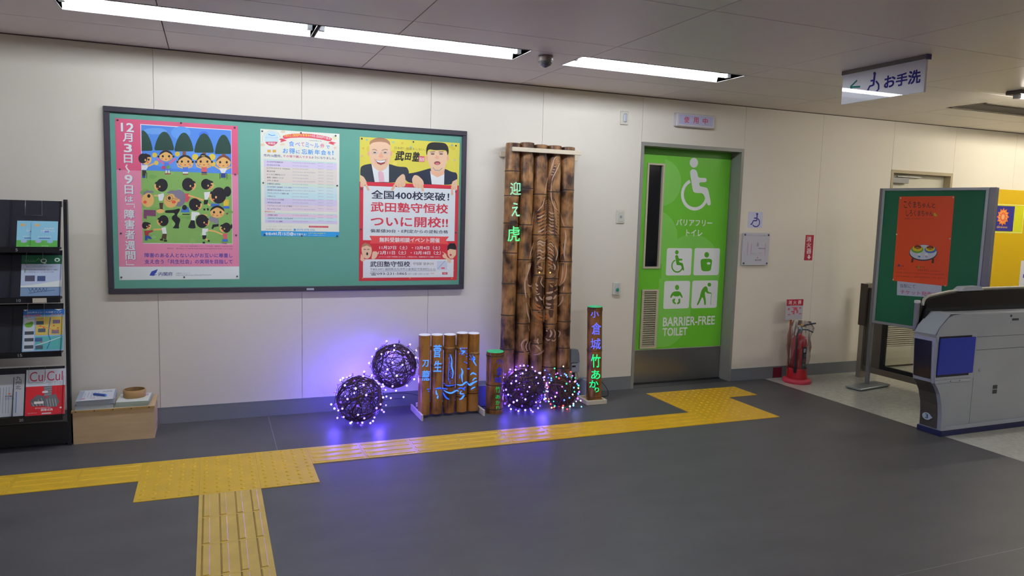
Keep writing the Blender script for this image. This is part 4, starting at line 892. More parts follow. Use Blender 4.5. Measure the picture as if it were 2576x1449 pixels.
for i in range(5):
    xb = 2.036 + .06 + .12 * i; xt = 2.064 + .058 + .1152 * i
    p0 = (xb, 5.175, 0); p1 = (xt, 5.235, tops[i]); ns = []
    for (u, v) in zpx[i]:
        d = ray(u, v); s_ = (5.15 - .054 - CAM.y) / d.y; ns.append((CAM + d * s_).z)
    culm(t, p0, p1, .0560, sorted(ns), mb_pan, m_node, '#7a5a40'); stems.append((p0, p1, .0560))
b = MB(); b.bbox(2.085, 2.66, 5.150, 5.173, 1.925, 1.957, m_burn, .002); part('cross_bar', b, t, 'pale wooden front bar')
b = MB(); b.bbox(2.045, 2.70, 5.292, 5.312, 1.89, 1.93, m_burn, .002); b.bbox(2.045, 2.68, 5.235, 5.255, .10, .14, m_burn, .002); part('back_rail', b, t)
b = MB()
for x in (2.10, 2.60): b.bbox(x - .015, x + .015, 5.255, 5.32, .0, 1.93, m_burn, .002)
part('rear_strut', b, t)
W_ = Wrap(stems); A3 = Z(1250, 350, 4.996); A4 = Z(1250, 600, 4.526)
cr, og, tn, dk = '#c9a489', '#b56c35', '#a97c50', '#54392a'
def S(Zf, w, col, *p): W_.lift += .000012; W_.stroke(Zf(*p), w * .85 if col is not mtf else w, col)
mtf = M('#52301e', .6)
# fur ground of the tiger, darker
for p, w in (([(600, 770), (600, 850), (580, 1000), (590, 1200)], 22), ([(680, 720), (700, 820), (720, 1000), (730, 1200)], 22), ([(730, 320), (705, 460), (660, 640)], 9)): S(A3, w, mtf, *p)
for p, w in (([(480, 60), (490, 250), (490, 420)], 20), ([(620, 40), (630, 250), (640, 420)], 20), ([(490, 430), (480, 600), (480, 850)], 14), ([(620, 500), (610, 700), (620, 900)], 16), ([(380, 300), (375, 450), (380, 620)], 8), ([(760, 60), (745, 300), (730, 520)], 9), ([(330, 1170), (340, 1280)], 10), ([(600, 1040), (615, 1140)], 16)): S(A4, w, mtf, *p)
# tail
S(A3, 3.4, cr, (770, 205), (725, 240), (700, 320), (665, 420), (635, 520), (610, 640), (602, 720)); S(A3, 3.2, cr, (790, 300), (755, 380), (705, 480), (690, 530)); S(A3, 3, cr, (692, 530), (682, 620), (685, 740), (720, 850), (790, 910)); S(A3, 3, cr, (790, 910), (820, 1020), (850, 1100))
for x, y in ((745, 245), (770, 270), (765, 300), (730, 335), (715, 375), (705, 405), (690, 440)): S(A3, 3, '#b59680' if y > 320 else tn, (x - 15, y), (x, y + 10), (x + 16, y + 2))
S(A3, 3, cr, (600, 740), (575, 830), (510, 905))
for y in range(540, 800, 42): S(A3, 2.2, tn, (640, y), (655, y + 12))
for k, y in enumerate(range(770, 920, 28)): S(A3, 2.8, tn, (605, y + 20), (625, y), (632, y + 18)); S(A3, 2.5, tn, (648, y), (668, y + 14))
# body stripes, left stem pair and right stem pair
for k in range(8):
    y = 920 + 44 * k; S(A3, 4.2, (og, cr, og, tn)[k % 4], (505 + 2 * k, y + 26), (545, y + 18), (605, y - 30 + 12)); S(A3, 3.4, (tn, cr)[k % 2], (600, y + 50), (622, y + 26), (634, y + 10))
for k in range(8):
    y = 905 + 40 * k; S(A3, 4, (cr, tn)[k % 2], (652, y), (680, y + 26), (718, y + 30)); S(A3, 3, tn, (728, y - 6), (762, y + 20), (772, y + 44))
S(A3, 3.2, cr, (468, 900), (455, 990), (440, 1150)); S(A3, 3, cr, (462, 1300), (448, 1340), (425, 1449)); S(A3, 3.6, cr, (855, 1140), (868, 1230), (862, 1320)); S(A3, 3.2, cr, (860, 1340), (840, 1440))
for k in range(6): S(A3, 3.4, (tn, og)[k % 2], (800 + 6 * k, 1160 + 45 * k), (812 + 2 * k, 1210 + 45 * k), (795, 1250 + 38 * k))
for k in range(5): S(A3, 5, cr if k == 1 else tn, (505, 1265 + 42 * k), (540, 1240 + 42 * k), (590, 1262 + 42 * k), (618, 1250 + 42 * k))
for k in range(6): S(A3, 4, (og, tn, cr)[k % 3], (642, 1250 + 36 * k), (680, 1240 + 36 * k), (715, 1285 + 36 * k))
# head (lower view)
for k in range(5): S(A4, 5, (cr, tn)[k % 2], (455, 70 + 38 * k), (490, 55 + 38 * k), (520, 80 + 38 * k), (555, 60 + 38 * k))
for k in range(7): S(A4, 5.5, (tn, cr, og)[k % 3], (575, 60 + 38 * k), (600, 75 + 38 * k), (635, 110 + 36 * k))
S(A4, 4, cr, (660, 80), (690, 160), (672, 250)); S(A4, 4, cr, (640, 285), (662, 320), (655, 360)); S(A4, 4, tn, (690, 260), (700, 330), (690, 400))
S(A4, 4.5, tn, (455, 280), (500, 235), (550, 240)); S(A4, 4, tn, (450, 300), (500, 260), (548, 262)); S(A4, 4, cr, (470, 320), (500, 330), (520, 350)); S(A4, 3.6, tn, (455, 350), (480, 340), (500, 352), (520, 340)); S(A4, 3.6, tn, (460, 390), (485, 402), (515, 385))
for r_ in (26, 40, 55): S(A4, 3, tn, *[(608 + r_ * math.cos(a), 388 + r_ * math.sin(a)) for a in (.2, .9, 1.6, 2.3, 3.0)])
S(A4, 4.5, tn, (575, 350), (608, 330), (640, 352))
for x, y, x2, y2, w in ((440, 510, 470, 540, 7), (448, 560, 470, 575, 5), (440, 595, 465, 610, 4), (445, 630, 490, 625, 4), (440, 665, 468, 712, 7), (480, 655, 520, 700, 6), (435, 735, 500, 775, 7), (430, 770, 505, 815, 7), (425, 870, 520, 930, 9), (450, 850, 530, 890, 6), (430, 960, 480, 975, 6), (500, 960, 520, 1000, 4), (435, 1000, 480, 1015, 4)): S(A4, w * .8, og if y > 720 else cr, (x, y), ((x + x2) / 2, (y + y2) / 2 + 8), (x2, y2))
for x, y, x2, y2, w in ((565, 490, 650, 495, 6), (600, 520, 640, 550, 6), (560, 620, 640, 605, 8), (555, 680, 630, 670, 14), (555, 735, 620, 750, 8), (550, 780, 610, 785, 7), (548, 825, 590, 820, 8), (545, 885, 590, 878, 10), (545, 915, 580, 905, 6), (650, 600, 690, 570, 5), (640, 690, 680, 640, 7), (640, 745, 690, 735, 6), (655, 540, 690, 510, 6), (550, 790, 660, 810, 3), (660, 980, 690, 860, 3)): S(A4, w * .8, cr if w > 6 and y < 800 else tn if y < 860 else og, (x, y), ((x + x2) / 2, (y + y2) / 2 + 6), (x2, y2))
S(A4, 3, cr, (520, 440), (500, 500), (540, 560)); S(A4, 3.4, tn, (545, 640), (530, 700), (545, 780)); S(A4, 3, cr, (540, 800), (534, 950))
# mane left and right
for k in range(6): S(A4, 3.6, cr if k < 3 else tn, (392 - 12 * k, 275), (372 - 8 * k, 340), (345 - 3 * k, 420), (340 - k, 480))
S(A4, 4.6, cr, (330, 430), (318, 520), (325, 620), (335, 680)); S(A4, 4, cr, (410, 90), (385, 160), (375, 240)); S(A4, 3, tn, (415, 150), (395, 200), (390, 240))
for k in range(4): S(A4, 3.4, cr, (350 + 14 * k, 520 + 8 * k), (372 + 8 * k, 545), (402, 525 + 16 * k))
for k in range(3): S(A4, 3.4, tn, (350 + 18 * k, 560), (352 + 18 * k, 620), (375 + 10 * k, 680))
S(A4, 4.2, cr, (335, 730), (345, 830), (365, 900), (370, 960)); S(A4, 3.4, tn, (360, 740), (385, 800), (400, 860)); S(A4, 3.4, tn, (358, 990), (372, 1060))
S(A4, 4.6, cr, (778, 0), (775, 60), (765, 150), (775, 240)); S(A4, 3.4, og, (710, 60), (735, 140), (722, 230)); S(A4, 3.6, tn, (745, 40), (740, 110), (725, 180))
for k in range(6): S(A4, 3.8, (cr, og, tn)[k % 3], (792 - 14 * k, 280 + 6 * k), (790 - 14 * k, 380), (770 - 12 * k, 470), (715 - 3 * k, 540))
S(A4, 4, cr, (765, 545), (755, 600)); S(A4, 4.4, cr, (750, 650), (742, 710), (695, 775)); S(A4, 3.6, tn, (690, 660), (720, 645), (745, 650))
# paws
S(A4, 4.4, cr, (350, 1145), (310, 1160), (280, 1210), (295, 1275)); S(A4, 3.8, cr, (350, 1175), (330, 1230), (345, 1280)); S(A4, 3.8, cr, (380, 1165), (368, 1230), (382, 1290)); S(A4, 3.4, tn, (300, 1285), (345, 1300), (385, 1295)); S(A4, 3, tn, (350, 1310), (385, 1325))
S(A4, 5, cr, (472, 1135), (460, 1175), (478, 1200)); S(A4, 4.6, cr, (440, 1215), (480, 1250), (505, 1285)); S(A4, 3.6, cr, (415, 1325), (470, 1318), (525, 1285), (528, 1262)); S(A4, 3.4, tn, (420, 1160), (450, 1162)); S(A4, 3.6, tn, (495, 1230), (500, 1280))
S(A4, 6, cr, (605, 1040), (622, 1080), (600, 1125)); S(A4, 4, cr, (645, 1030), (665, 1080), (650, 1130)); S(A4, 4.2, cr, (560, 1040), (575, 1060)); S(A4, 3.8, cr, (555, 1135), (580, 1158), (605, 1150)); S(A4, 3.8, cr, (620, 1155), (650, 1165), (672, 1140)); S(A4, 4.6, cr, (690, 1045), (720, 1075), (700, 1125)); S(A4, 3.4, tn, (555, 1020), (580, 1030), (605, 1010)); S(A4, 3, tn, (505, 1060), (520, 1110))
part('carved_tiger', W_.mb, t, 'pale carved strokes of a striped tiger'); W_.mb = MB()
m_eye = emi('#ffc060', 3.0)
for x, y in ((484, 386), (608, 388)):
    W_.lift = .001; p = W_.hit(*A4((x, y))[0]); b = MB(); b.ball(p, .0055, m_eye, 8, 6); part('lit_eye', b, t)
W_.lift = .002
LG1, LG2 = emi('#9fe8c0', 1.05), emi('#62e890', 1.25)
for s, a, b2, m in (('迎', (168, 540), (300, 700), LG1), ('え', (185, 800), (285, 970), LG1), ('虎', (135, 1095), (285, 1285), LG2)):
    W_.glyph(s, *A3(a)[0], *A3(b2)[0], m, .35); part('lit_character', W_.mb, t, 'green lit cut-out character'); W_.mb = MB()

# --- set of five short stems with blue lit cut-outs
t = thing('bamboo_stem_set', 'row of five short bamboo stems with blue lit cut-outs on wooden feet', 'bamboo lantern', (1.57, 4.99, 0))
st5 = []
for i, (x, h, ns, mt_) in enumerate(((1.394, .588, [.272], mb_set), (1.486, .586, [.352], mb_set), (1.580, .584, [.465, .21], mb_drk), (1.674, .592, [.46, .13], mb_set), (1.762, .586, [.42, .15], mb_set))):
    p0 = (x, 5.0, .02); p1 = (x - .002, 5.0, h + .003); culm(t, p0, p1, .0425, ns, mt_, m_nodel if i != 3 else M('#5a3a1c', .5), capm=M('#e4e6ff', .5, emit=.22)); st5.append((p0, p1, .0425))
for x in (1.352, 1.812):
    b = MB(); b.bbox(x - .006, x + .008, 4.885, 5.19, 0, .045, m_burn, .002); part('foot', b, t)
b = MB()
for z in (.47, .06): b.bbox(1.35, 1.81, 5.043, 5.06, z, z + .03, m_burn, .002)
part('back_rail', b, t)
W5 = Wrap(st5, .0015); zb = Z(820, 820, 5.574); BL = emi('#3f7cff', 1.9); BLs = emi('#2a5cff', 1.3)
for s, a, b2 in (('刀', (1350, 480), (1440, 570)), ('龍', (1350, 625), (1455, 765)), ('菅', (1510, 265), (1620, 440)), ('生', (1508, 490), (1620, 640))): W5.glyph(s, *zb(a)[0], *zb(b2)[0], BL, .35, .1)
part('lit_character', W5.mb, t, 'blue lit cut-out characters'); W5.mb = MB()
def B(w, col, *p): W5.stroke(zb(*p), w, col)
B(3.4, BL, (1745, 395), (1765, 480), (1762, 560), (1782, 650), (1770, 740)); B(1.6, BLs, (1735, 420), (1725, 560), (1715, 700), (1720, 780))
rnd = random.Random(3)
for k in range(46): x, y = rnd.uniform(1715, 1765), 400 + k * 9; B(1.8, BLs, (x, y), (x + 5, y + 6))
for k in range(26): x = rnd.uniform(1865, 1985); y = rnd.uniform(300, 520) if x > 1930 else rnd.uniform(295, 400); B(2.4, BLs, (x, y), (x + 10, y + 9))
B(3.6, BL, (1880, 305), (1905, 350), (1925, 360)); B(3.2, BL, (1915, 340), (1940, 360), (1900, 395))
for k in range(16): x = rnd.uniform(2010, 2080); y = rnd.uniform(400, 500); B(2.4, BLs, (x, y), (x + 12, y + 8))
B(4, BL, (2065, 420), (2085, 460), (2070, 490), (2110, 560)); B(4, BL, (2025, 690), (2060, 660), (2110, 685)); B(3.4, BL, (2055, 770), (2085, 735), (2112, 735)); B(4.4, BL, (1995, 830), (2060, 800), (2120, 770)); B(3.6, BL, (2030, 890), (2060, 870), (2095, 855)); B(3.4, BLs, (1980, 600), (2015, 602))
B(4.2, BL, (1895, 590), (1915, 640), (1905, 700), (1915, 790)); B(2.2, BLs, (1880, 670), (1870, 740)); B(4.2, BLs, (1640, 800), (1700, 835), (1760, 830), (1820, 820)); B(4.2, BL, (1835, 820), (1900, 830), (1960, 790), (1985, 790)); B(4, BLs, (1530, 885), (1590, 872), (1700, 885)); B(4, BL, (1545, 900), (1550, 950), (1570, 960)); B(4.2, BL, (1570, 975), (1562, 1020))
B(4, BL, (1650, 900), (1700, 930), (1760, 940), (1830, 905), (1860, 920)); B(4, BLs, (1640, 930), (1680, 1000), (1730, 1030)); B(3.6, BLs, (1850, 885), (1900, 870), (1950, 905)); B(4.4, BL, (1900, 905), (1885, 950), (1935, 965), (1900, 1020), (1870, 1030)); B(3, BLs, (1415, 885), (1450, 890)); B(2.6, BLs, (1430, 915), (1450, 920)); B(3.4, BLs, (1960, 850), (1920, 890)); B(3.6, BL, (1985, 800), (2020, 830), (2060, 810))
part('lit_carving', W5.mb, t, 'blue lit cut-outs of a castle and waves')

# --- short thick stem
t = thing('short_bamboo_lantern', 'short thick bamboo stem with green lid between the set and tiger panel', 'bamboo lantern', (1.915, 4.96, 0))
p0, p1 = (1.922, 4.965, 0), (1.917, 4.965, .455); culm(t, p0, p1, .064, [.035, .215, .43], mb_drk, M('#3a2212', .5), capm=M('#35b87c', .5, emit=.25))
Ws = Wrap([(p0, p1, .064)], .0015); zc = Z(1180, 740, 4.261)
mb1, mg1 = emi('#3a3cc8', .55), emi('#2fae58', .75)
for s, a, b2, m in (('小', (290, 690), (360, 750), mb1), ('倉', (295, 780), (355, 870), mb1), ('城', (270, 885), (350, 950), mb1), ('竹', (285, 985), (332, 1055), mg1), ('あ', (285, 1080), (332, 1120), mg1), ('か', (285, 1140), (330, 1185), mg1), ('り', (292, 1200), (325, 1250), mg1)):
    Ws.glyph(s, *zc(a)[0], *zc(b2)[0], m, .25); part('lit_character', Ws.mb, t); Ws.mb = MB()

# --- slim single stem
t = thing('slim_bamboo_lantern', 'slim tall bamboo stem with green lid on a wooden tray by the toilet door', 'bamboo lantern', (2.775, 5.0, 0))
p0, p1 = (2.79, 5.03, .01), (2.765, 5.03, .757); culm(t, p0, p1, .0585, [.035, .405, .728], mb_drk, M('#5a3416', .5), capm=M('#35b87c', .5, emit=.25))
b = MB(); b.bbox(2.68, 2.855, 4.935, 4.952, 0, .034, m_burn, .002); b.bbox(2.68, 2.855, 5.10, 5.117, 0, .034, m_burn, .002); b.bbox(2.68, 2.697, 4.952, 5.10, 0, .034, m_burn, .002); b.bbox(2.838, 2.855, 4.952, 5.10, 0, .034, m_burn, .002); b.box(2.69, 2.85, 4.945, 5.11, 0, .01, m_burn); part('tray', b, t)
Ws = Wrap([(p0, p1, .0585)], .0015); mv_, mg_ = emi('#6a70ff', 1.1), emi('#22f088', 1.25)
for s, a, b2, m in (('小', (1305, 175), (1390, 250), mv_), ('倉', (1315, 305), (1415, 435), mv_), ('城', (1305, 475), (1410, 590), mv_), ('竹', (1308, 645), (1408, 785), mg_), ('あ', (1310, 815), (1405, 910), mg_), ('か', (1290, 925), (1385, 1000), mg_), ('り', (1348, 1000), (1392, 1050), mg_)):
    Ws.glyph(s, *zc(a)[0], *zc(b2)[0], m, .3); part('lit_character', Ws.mb, t); Ws.mb = MB()

# ------------------------------------------------------------------ vine balls and string lights
m_vine = M('#3a2218', .6); m_vine2 = M('#5c3a22', .6); m_wire = M('#16162c', .45); m_wirb = M('#0f1a22', .45)
def vine_ball(cx, cy, cz, r, label, seed, ntan=32, m=m_vine):
    rn = random.Random(seed); t = thing('vine_ball', label, 'vine ball', (cx, cy, cz - r), 0, 'vine balls in the light display'); C0 = Vector((cx, cy, cz))
    def loop(b, rr, th, mat, wob):
        ax = Vector((rn.gauss(0, 1), rn.gauss(0, 1), rn.gauss(0, 1))).normalized(); e1 = ax.orthogonal().normalized(); e2 = ax.cross(e1); off = rn.uniform(-.5, .5)
        k1, k2, ph = rn.choice((2, 3)), rn.choice((3, 4, 5)), rn.uniform(0, 6.3); pts = []
        for i in range(30):
            a = 2 * math.pi * i / 30; q = e1 * math.cos(a) + e2 * math.sin(a) + ax * (off + wob * math.sin(k1 * a + ph) + .5 * wob * math.sin(k2 * a)); q.normalize(); pts.append(C0 + q * rr * (1 - .03 * abs(math.sin(k2 * a + ph))))
        b.tube(pts, th, mat, 5, True)
    for k in range(12): b = MB(); loop(b, r * rn.uniform(.95, .985), rn.uniform(.003, .005), (m, m_vine2)[k % 4 == 0], .16); part('vine', b, t)
    b = MB()
    for k in range(ntan): loop(b, r * rn.uniform(.86, .98), rn.uniform(.0012, .0024), (m, m_vine2)[k % 3 == 0], .28)
    part('vine_tangle', b, t, kind='stuff'); return t
def string_lights(balls, label, cols, seed, extra=(), group='string lights in the display', br=.0072, glow=None, density=1.):
    rn = random.Random(seed); c0 = balls[0][0]; t = thing('string_lights', label, 'string lights', (c0[0], c0[1], 0), 0, group)
    path = []; bulbs = []
    for (C0, r, n) in balls:
        C0 = Vector(C0); pts = []
        for i in range(n):                     # winding spiral with jitter; mostly on the outside
            f = (i + .5) / n; z = 1 - 2 * f; a = i * 2.399963 + rn.uniform(-.4, .4); s = math.sqrt(1 - z * z)
            pts.append(Vector((s * math.cos(a), s * math.sin(a), z)))
        # greedy ordering keeps the wire short
        cur = pts.pop(0); order = [cur]
        while pts: nx = min(pts, key=lambda p: (p - cur).length); pts.remove(nx); order.append(nx); cur = nx
        for q in order:
            p = C0 + q * (r + rn.uniform(.0, .008)); p.z = max(p.z, .012); path.append(p); bulbs.append((C0 + q * (r + rn.uniform(.008, .03)), p))
    for p in extra: path.append(Vector(p)); bulbs.append((Vector(p) + Vector((0, 0, .008)), Vector(p)))
    w = []
    for i in range(len(path) - 1):
        a, b = path[i], path[i + 1]
        for k in range(4):
            q = a.lerp(b, k / 4)
            for (C0, r, n) in balls:
                dv = q - Vector(C0)
                if dv.length < r + .002 and (a - Vector(C0)).length < r * 1.2 and (b - Vector(C0)).length < r * 1.2: q = Vector(C0) + dv.normalized() * (r + .002)
            q.z = max(q.z, .004); w.append(q)
    b = MB(); b.tube(w + [path[-1]], .0016, m_wire, 5); part('wire', b, t)
    for p, q in bulbs:
        p = p.copy(); p.z = max(p.z, .01); col, st = rn.choice(cols); s = MB(); s.ball(p, br * rn.uniform(.75, 1.15), emi(col, st), 8, 6); s.tube([q, q.lerp(p, .8)], .0022, m_wire, 5); part('bulb', s, t)
    if glow:
        for (C0, r, n), (gc, gw_) in zip(balls, glow):      # the light the bulbs give, as small lamps among them
            for dx, dy, dz in ((0, 1.12, .35), (-.95, .2, -.35), (.7, -.55, -.55), (0, 0, 0)):
                ld = bpy.data.lights.new('bulb_light', 'POINT'); ld.color = gc; ld.energy = gw_; ld.shadow_soft_size = .03; ld.specular_factor = .1
                lo = bpy.data.objects.new('bulb_light', ld); COL.objects.link(lo); lo.parent = t; lo.location = Vector(C0) + Vector((dx, dy, dz)) * (r * 1.04) - t.location
    return t
B1, B2, B3, B4 = ((.926, 4.96, .173), .163), ((1.207, 5.13, .355), .163), ((2.150, 4.94, .165), .156), ((2.462, 4.94, .126), .118)
vine_ball(*B1[0], B1[1], 'lowest left vine ball wound with purple lights, standing on the floor', 11)
vine_ball(*B2[0], B2[1], 'vine ball with purple lights resting on another ball against the wall', 12)
vine_ball(*B3[0], B3[1], 'vine ball covered in purple lights in front of the tiger panel', 13, 46)
vine_ball(*B4[0], B4[1], 'smallest vine ball, wound with multicoloured lights beside the tiger panel', 14, 56, M('#4a2a1c', .6))
PUR = [((.17, .12, 1.), 8.0), ((.16, .11, 1.), 7.), ((.19, .15, 1.), 9.), ((.08, .03, 1.), 5.)]
string_lights([((B1[0]), B1[1], 74), ((B2[0]), B2[1], 60)], 'purple string lights wound around the two left vine balls', PUR, 21, extra=[(1.12, 5.12, .10), (1.20, 5.2, .09), (1.30, 5.22, .085)], glow=[(LED_BLUE, 2.8), (LED_BLUE, 1.9)])
string_lights([((B3[0]), B3[1], 84)], 'purple string lights wound around the vine ball in front of the tiger panel', PUR, 22, glow=[(LED_BLUE, 2.2)])
MUL = [('#4a6cff', 4.), ('#ff4a48', 3.), ('#40e090', 3.), ('#ffe890', 3.5), ('#f0e0ff', 5.), ('#60b8ff', 4.), ('#b060ff', 3.5), ('#3a60ff', 4.)]
string_lights([((B4[0]), B4[1], 78)], 'multicoloured string lights wound around the smallest vine ball', MUL, 23, extra=[(2.43, 5.02, .28), (2.52, 5.05, .285), (2.56, 5.0, .25), (2.60, 5.0, .20), (2.63, 5.0, .14), (2.35, 5.02, .27), (2.38, 5.0, .24), (2.63, 4.95, .03), (2.34, 4.86, .02), (2.58, 4.84, .015)], br=.0064, glow=[((.25, .3, 1.), .12)])

# ------------------------------------------------------------------ power gear behind the bamboo
t = thing('solar_light_unit', 'grey floodlight head on a white box behind the tiger panel', 'light', (2.70, 5.22, 0))
b = MB(); b.prism([(2.655, .285), (2.735, .285), (2.728, .36), (2.715, .39), (2.655, .395)], 5.19, 5.24, M('#8d96a0', .35)); part('head', b, t)
b = MB(); b.bbox(2.665, 2.735, 5.19, 5.235, .205, .278, M('#b9bdc9', .4), .003); b.box(2.668, 2.70, 5.189, 5.19, .248, .262, M('#2c2c34', .4)); part('control_box', b, t)
b = MB(); b.tube([(2.70, 5.22, 0), (2.70, 5.22, .21)], .012, M('#202028', .5), 8); b.box(2.67, 2.74, 5.19, 5.25, 0, .01, M('#202028', .5)); part('stand', b, t)
b = MB(); b.bbox(2.765, 2.86, 5.13, 5.25, 0, .15, M('#a8b0bc', .4), .006); b.box(2.775, 2.83, 5.125, 5.13, .10, .14, M('#1c1c24', .5))
single('power_box', b, 'pale grey power box standing behind the slim bamboo stem', 'box')
b = MB(); b.bbox(1.84, 1.96, 5.12, 5.26, .0, .17, M('#59617c', .45), .008); single('battery_box', b, 'blue grey box on the floor behind the short bamboo stem', 'box')
b = MB(); b.bbox(2.905, 2.945, 5.29, WALL - .008, .10, .155, M('#86b8a2', .4), .004); single('plug_adapter', b, 'small pale green adapter on the baseboard, right of the slim bamboo', 'adapter')
def cable(label, pts, r=.0028, m=m_wirb):
    q = []; P = [Vector(p) for p in pts]
    for i in range(len(P) - 1):
        a, b_, c_, d = P[max(0, i - 1)], P[i], P[i + 1], P[min(len(P) - 1, i + 2)]
        for k in range(6): s = k / 6; q.append(.5 * ((2 * b_) + (c_ - a) * s + (2 * a - 5 * b_ + 4 * c_ - d) * s ** 2 + (3 * b_ - a - 3 * c_ + d) * s ** 3))
    q.append(P[-1]); b = MB(); b.tube(q, r, m, 6); return single('cable', b, label, 'cable')
cable('black cable curving along the floor from the slim bamboo to the adapter', [(2.93, 5.30, .11), (2.99, 5.27, .09), (3.02, 5.22, .03), (2.98, 5.15, .004), (2.92, 5.14, .004), (2.89, 5.2, .004)])
cable('black cable looping between the light unit and the power box', [(2.70, 5.183, .21), (2.70, 5.15, .19), (2.70, 5.12, .14), (2.73, 5.12, .17), (2.80, 5.18, .154)], .002)
cable('thin cable trailing from the left vine balls along the baseboard', [(1.08, 5.14, .03), (1.15, 5.25, .10), (1.25, 5.28, .112), (1.40, 5.29, .09), (1.55, 5.28, .03), (1.86, 5.27, .01)], .002)

# ------------------------------------------------------------------ brochure rack at the left
m_blk = M('#15151c', .38, spec=.5); m_blk2 = M('#23242e', .35)
m_wirec = M('#c8ccd0', .2, metal=.9)
t = thing('brochure_rack', 'black brochure rack with four tiers against the wall at the left', 'rack', (-1.45, 5.12, 0))
RX0, RX1 = -2.09, -.815
for x in (-2.09, -.808):
    b = MB(); b.prism([(5.00, 0), (5.035, 0), (5.165, 1.46), (5.16, 1.475), (5.135, 1.475), (5.125, 1.46)], x - .010, x + .010, m_blk, 'x'); part('side_post', b, t)
b = MB(); b.bbox(RX0, RX1, 5.0, 5.28, .012, .15, m_blk, .004); b.box(RX0 + .02, RX1 - .02, 5.02, 5.27, 0, .012, m_blk2); part('base', b, t)
b = MB(); b.box(RX0 + .012, RX1 - .012, 5.13, 5.16, 1.43, 1.465, m_blk2); part('top_rail', b, t)
NC = 5; cw = (RX1 - RX0 - .024) / NC
tiers = [(1.195, 5.00), (.905, 4.975), (.590, 4.95), (.217, 4.915)]
RX1 += .004
TILT = math.atan2(.095, .27)
def fr(z, y): return Vector((0, y, z)), Vector((0, math.sin(TILT), math.cos(TILT)))
for k, (z, y) in enumerate(tiers):
    P0, up = fr(z, y + .012); nrm = Vector((0, -math.cos(TILT), math.sin(TILT)))
    b = MB(); h = .285
    def q3(x, s_, d): return Vector((x, P0.y, P0.z)) + up * s_ + nrm * d
    vs = [q3(x, s_, d) for d in (0, -.004) for x, s_ in ((RX0 + .012, 0), (RX1 - .012, 0), (RX1 - .012, h), (RX0 + .012, h))]
    b.add(vs, [(0, 1, 2, 3), (7, 6, 5, 4), (0, 4, 5, 1), (1, 5, 6, 2), (2, 6, 7, 3), (3, 7, 4, 0)], m_blk2); part('back_plate', b, t)
    b = MB(); b.box(RX0 + .012, RX1 - .012, y - .012, y + .05, z - .012, z, m_blk); part('shelf', b, t)
    b = MB(); b.box(RX0 + .012, RX1 - .012, y - .016, y - .012, z - .03, z + .004, m_blk); part('lip', b, t)
    for i in range(NC + 1):
        x = RX0 + .012 + cw * i; b = MB(); e = .0015
        vs = [Vector((x + dx, *p)) for dx in (-e, e) for p in ((y - .012, z), (y + .012, z), (y + .012 + h * math.sin(TILT), z + h * math.cos(TILT)), (y + .008 + h * math.sin(TILT), z + h * math.cos(TILT)), (y + .006, z + .03))]
        b.add(vs, [(0, 1, 2, 3, 4), (9, 8, 7, 6, 5)] + [(j, j + 5, (j + 1) % 5 + 5, (j + 1) % 5) for j in range(5)], clear((.55, .57, .62), .1, .15) if i in (0, NC) else m_blk); part('divider', b, t)
        if i < NC:
            xc = x + cw / 2; P = Vector((0, y + .012, z)) + up * h
            b = MB(); yy, zz = P.y - .028, P.z
            b.tube([(xc - .048, yy + .03, zz + .002), (xc - .048, yy, zz - .0), (xc - .050, yy - .015, zz - .085), (xc + .034, yy - .015, zz - .085), (xc + .034, yy, zz), (xc + .034, yy + .03, zz + .002)], .0014, m_wirec, 5); part('wire_clip', b, t)
    c = Canvas((0, y - .016, 0), base=.0006)
    xe = RX1 - .012
    b = MB(); b.box(xe - .30, xe - .168, y - .0185, y - .016, z - .029, z + .001, m_blk); part('number_plate', b, t)
    b = MB(); b.box(xe - .075, xe - .008, y - .0185, y - .016, z - .029, z + .001, m_blk); part('number_plate', b, t)
    c.base = .003; lab = ('5', '10', '15', '20')[k]; c.stext(lab, xe - .216, z - .022, xe - .216 + .010 * len(lab), z - .006, '#9ca0b0', .02); c.take('printed_number', t)
b = MB(); b.box(RX1 - .15, RX1 - .08, 4.955, 4.9585, .877, .903, m_far); part('label_slot', b, t)

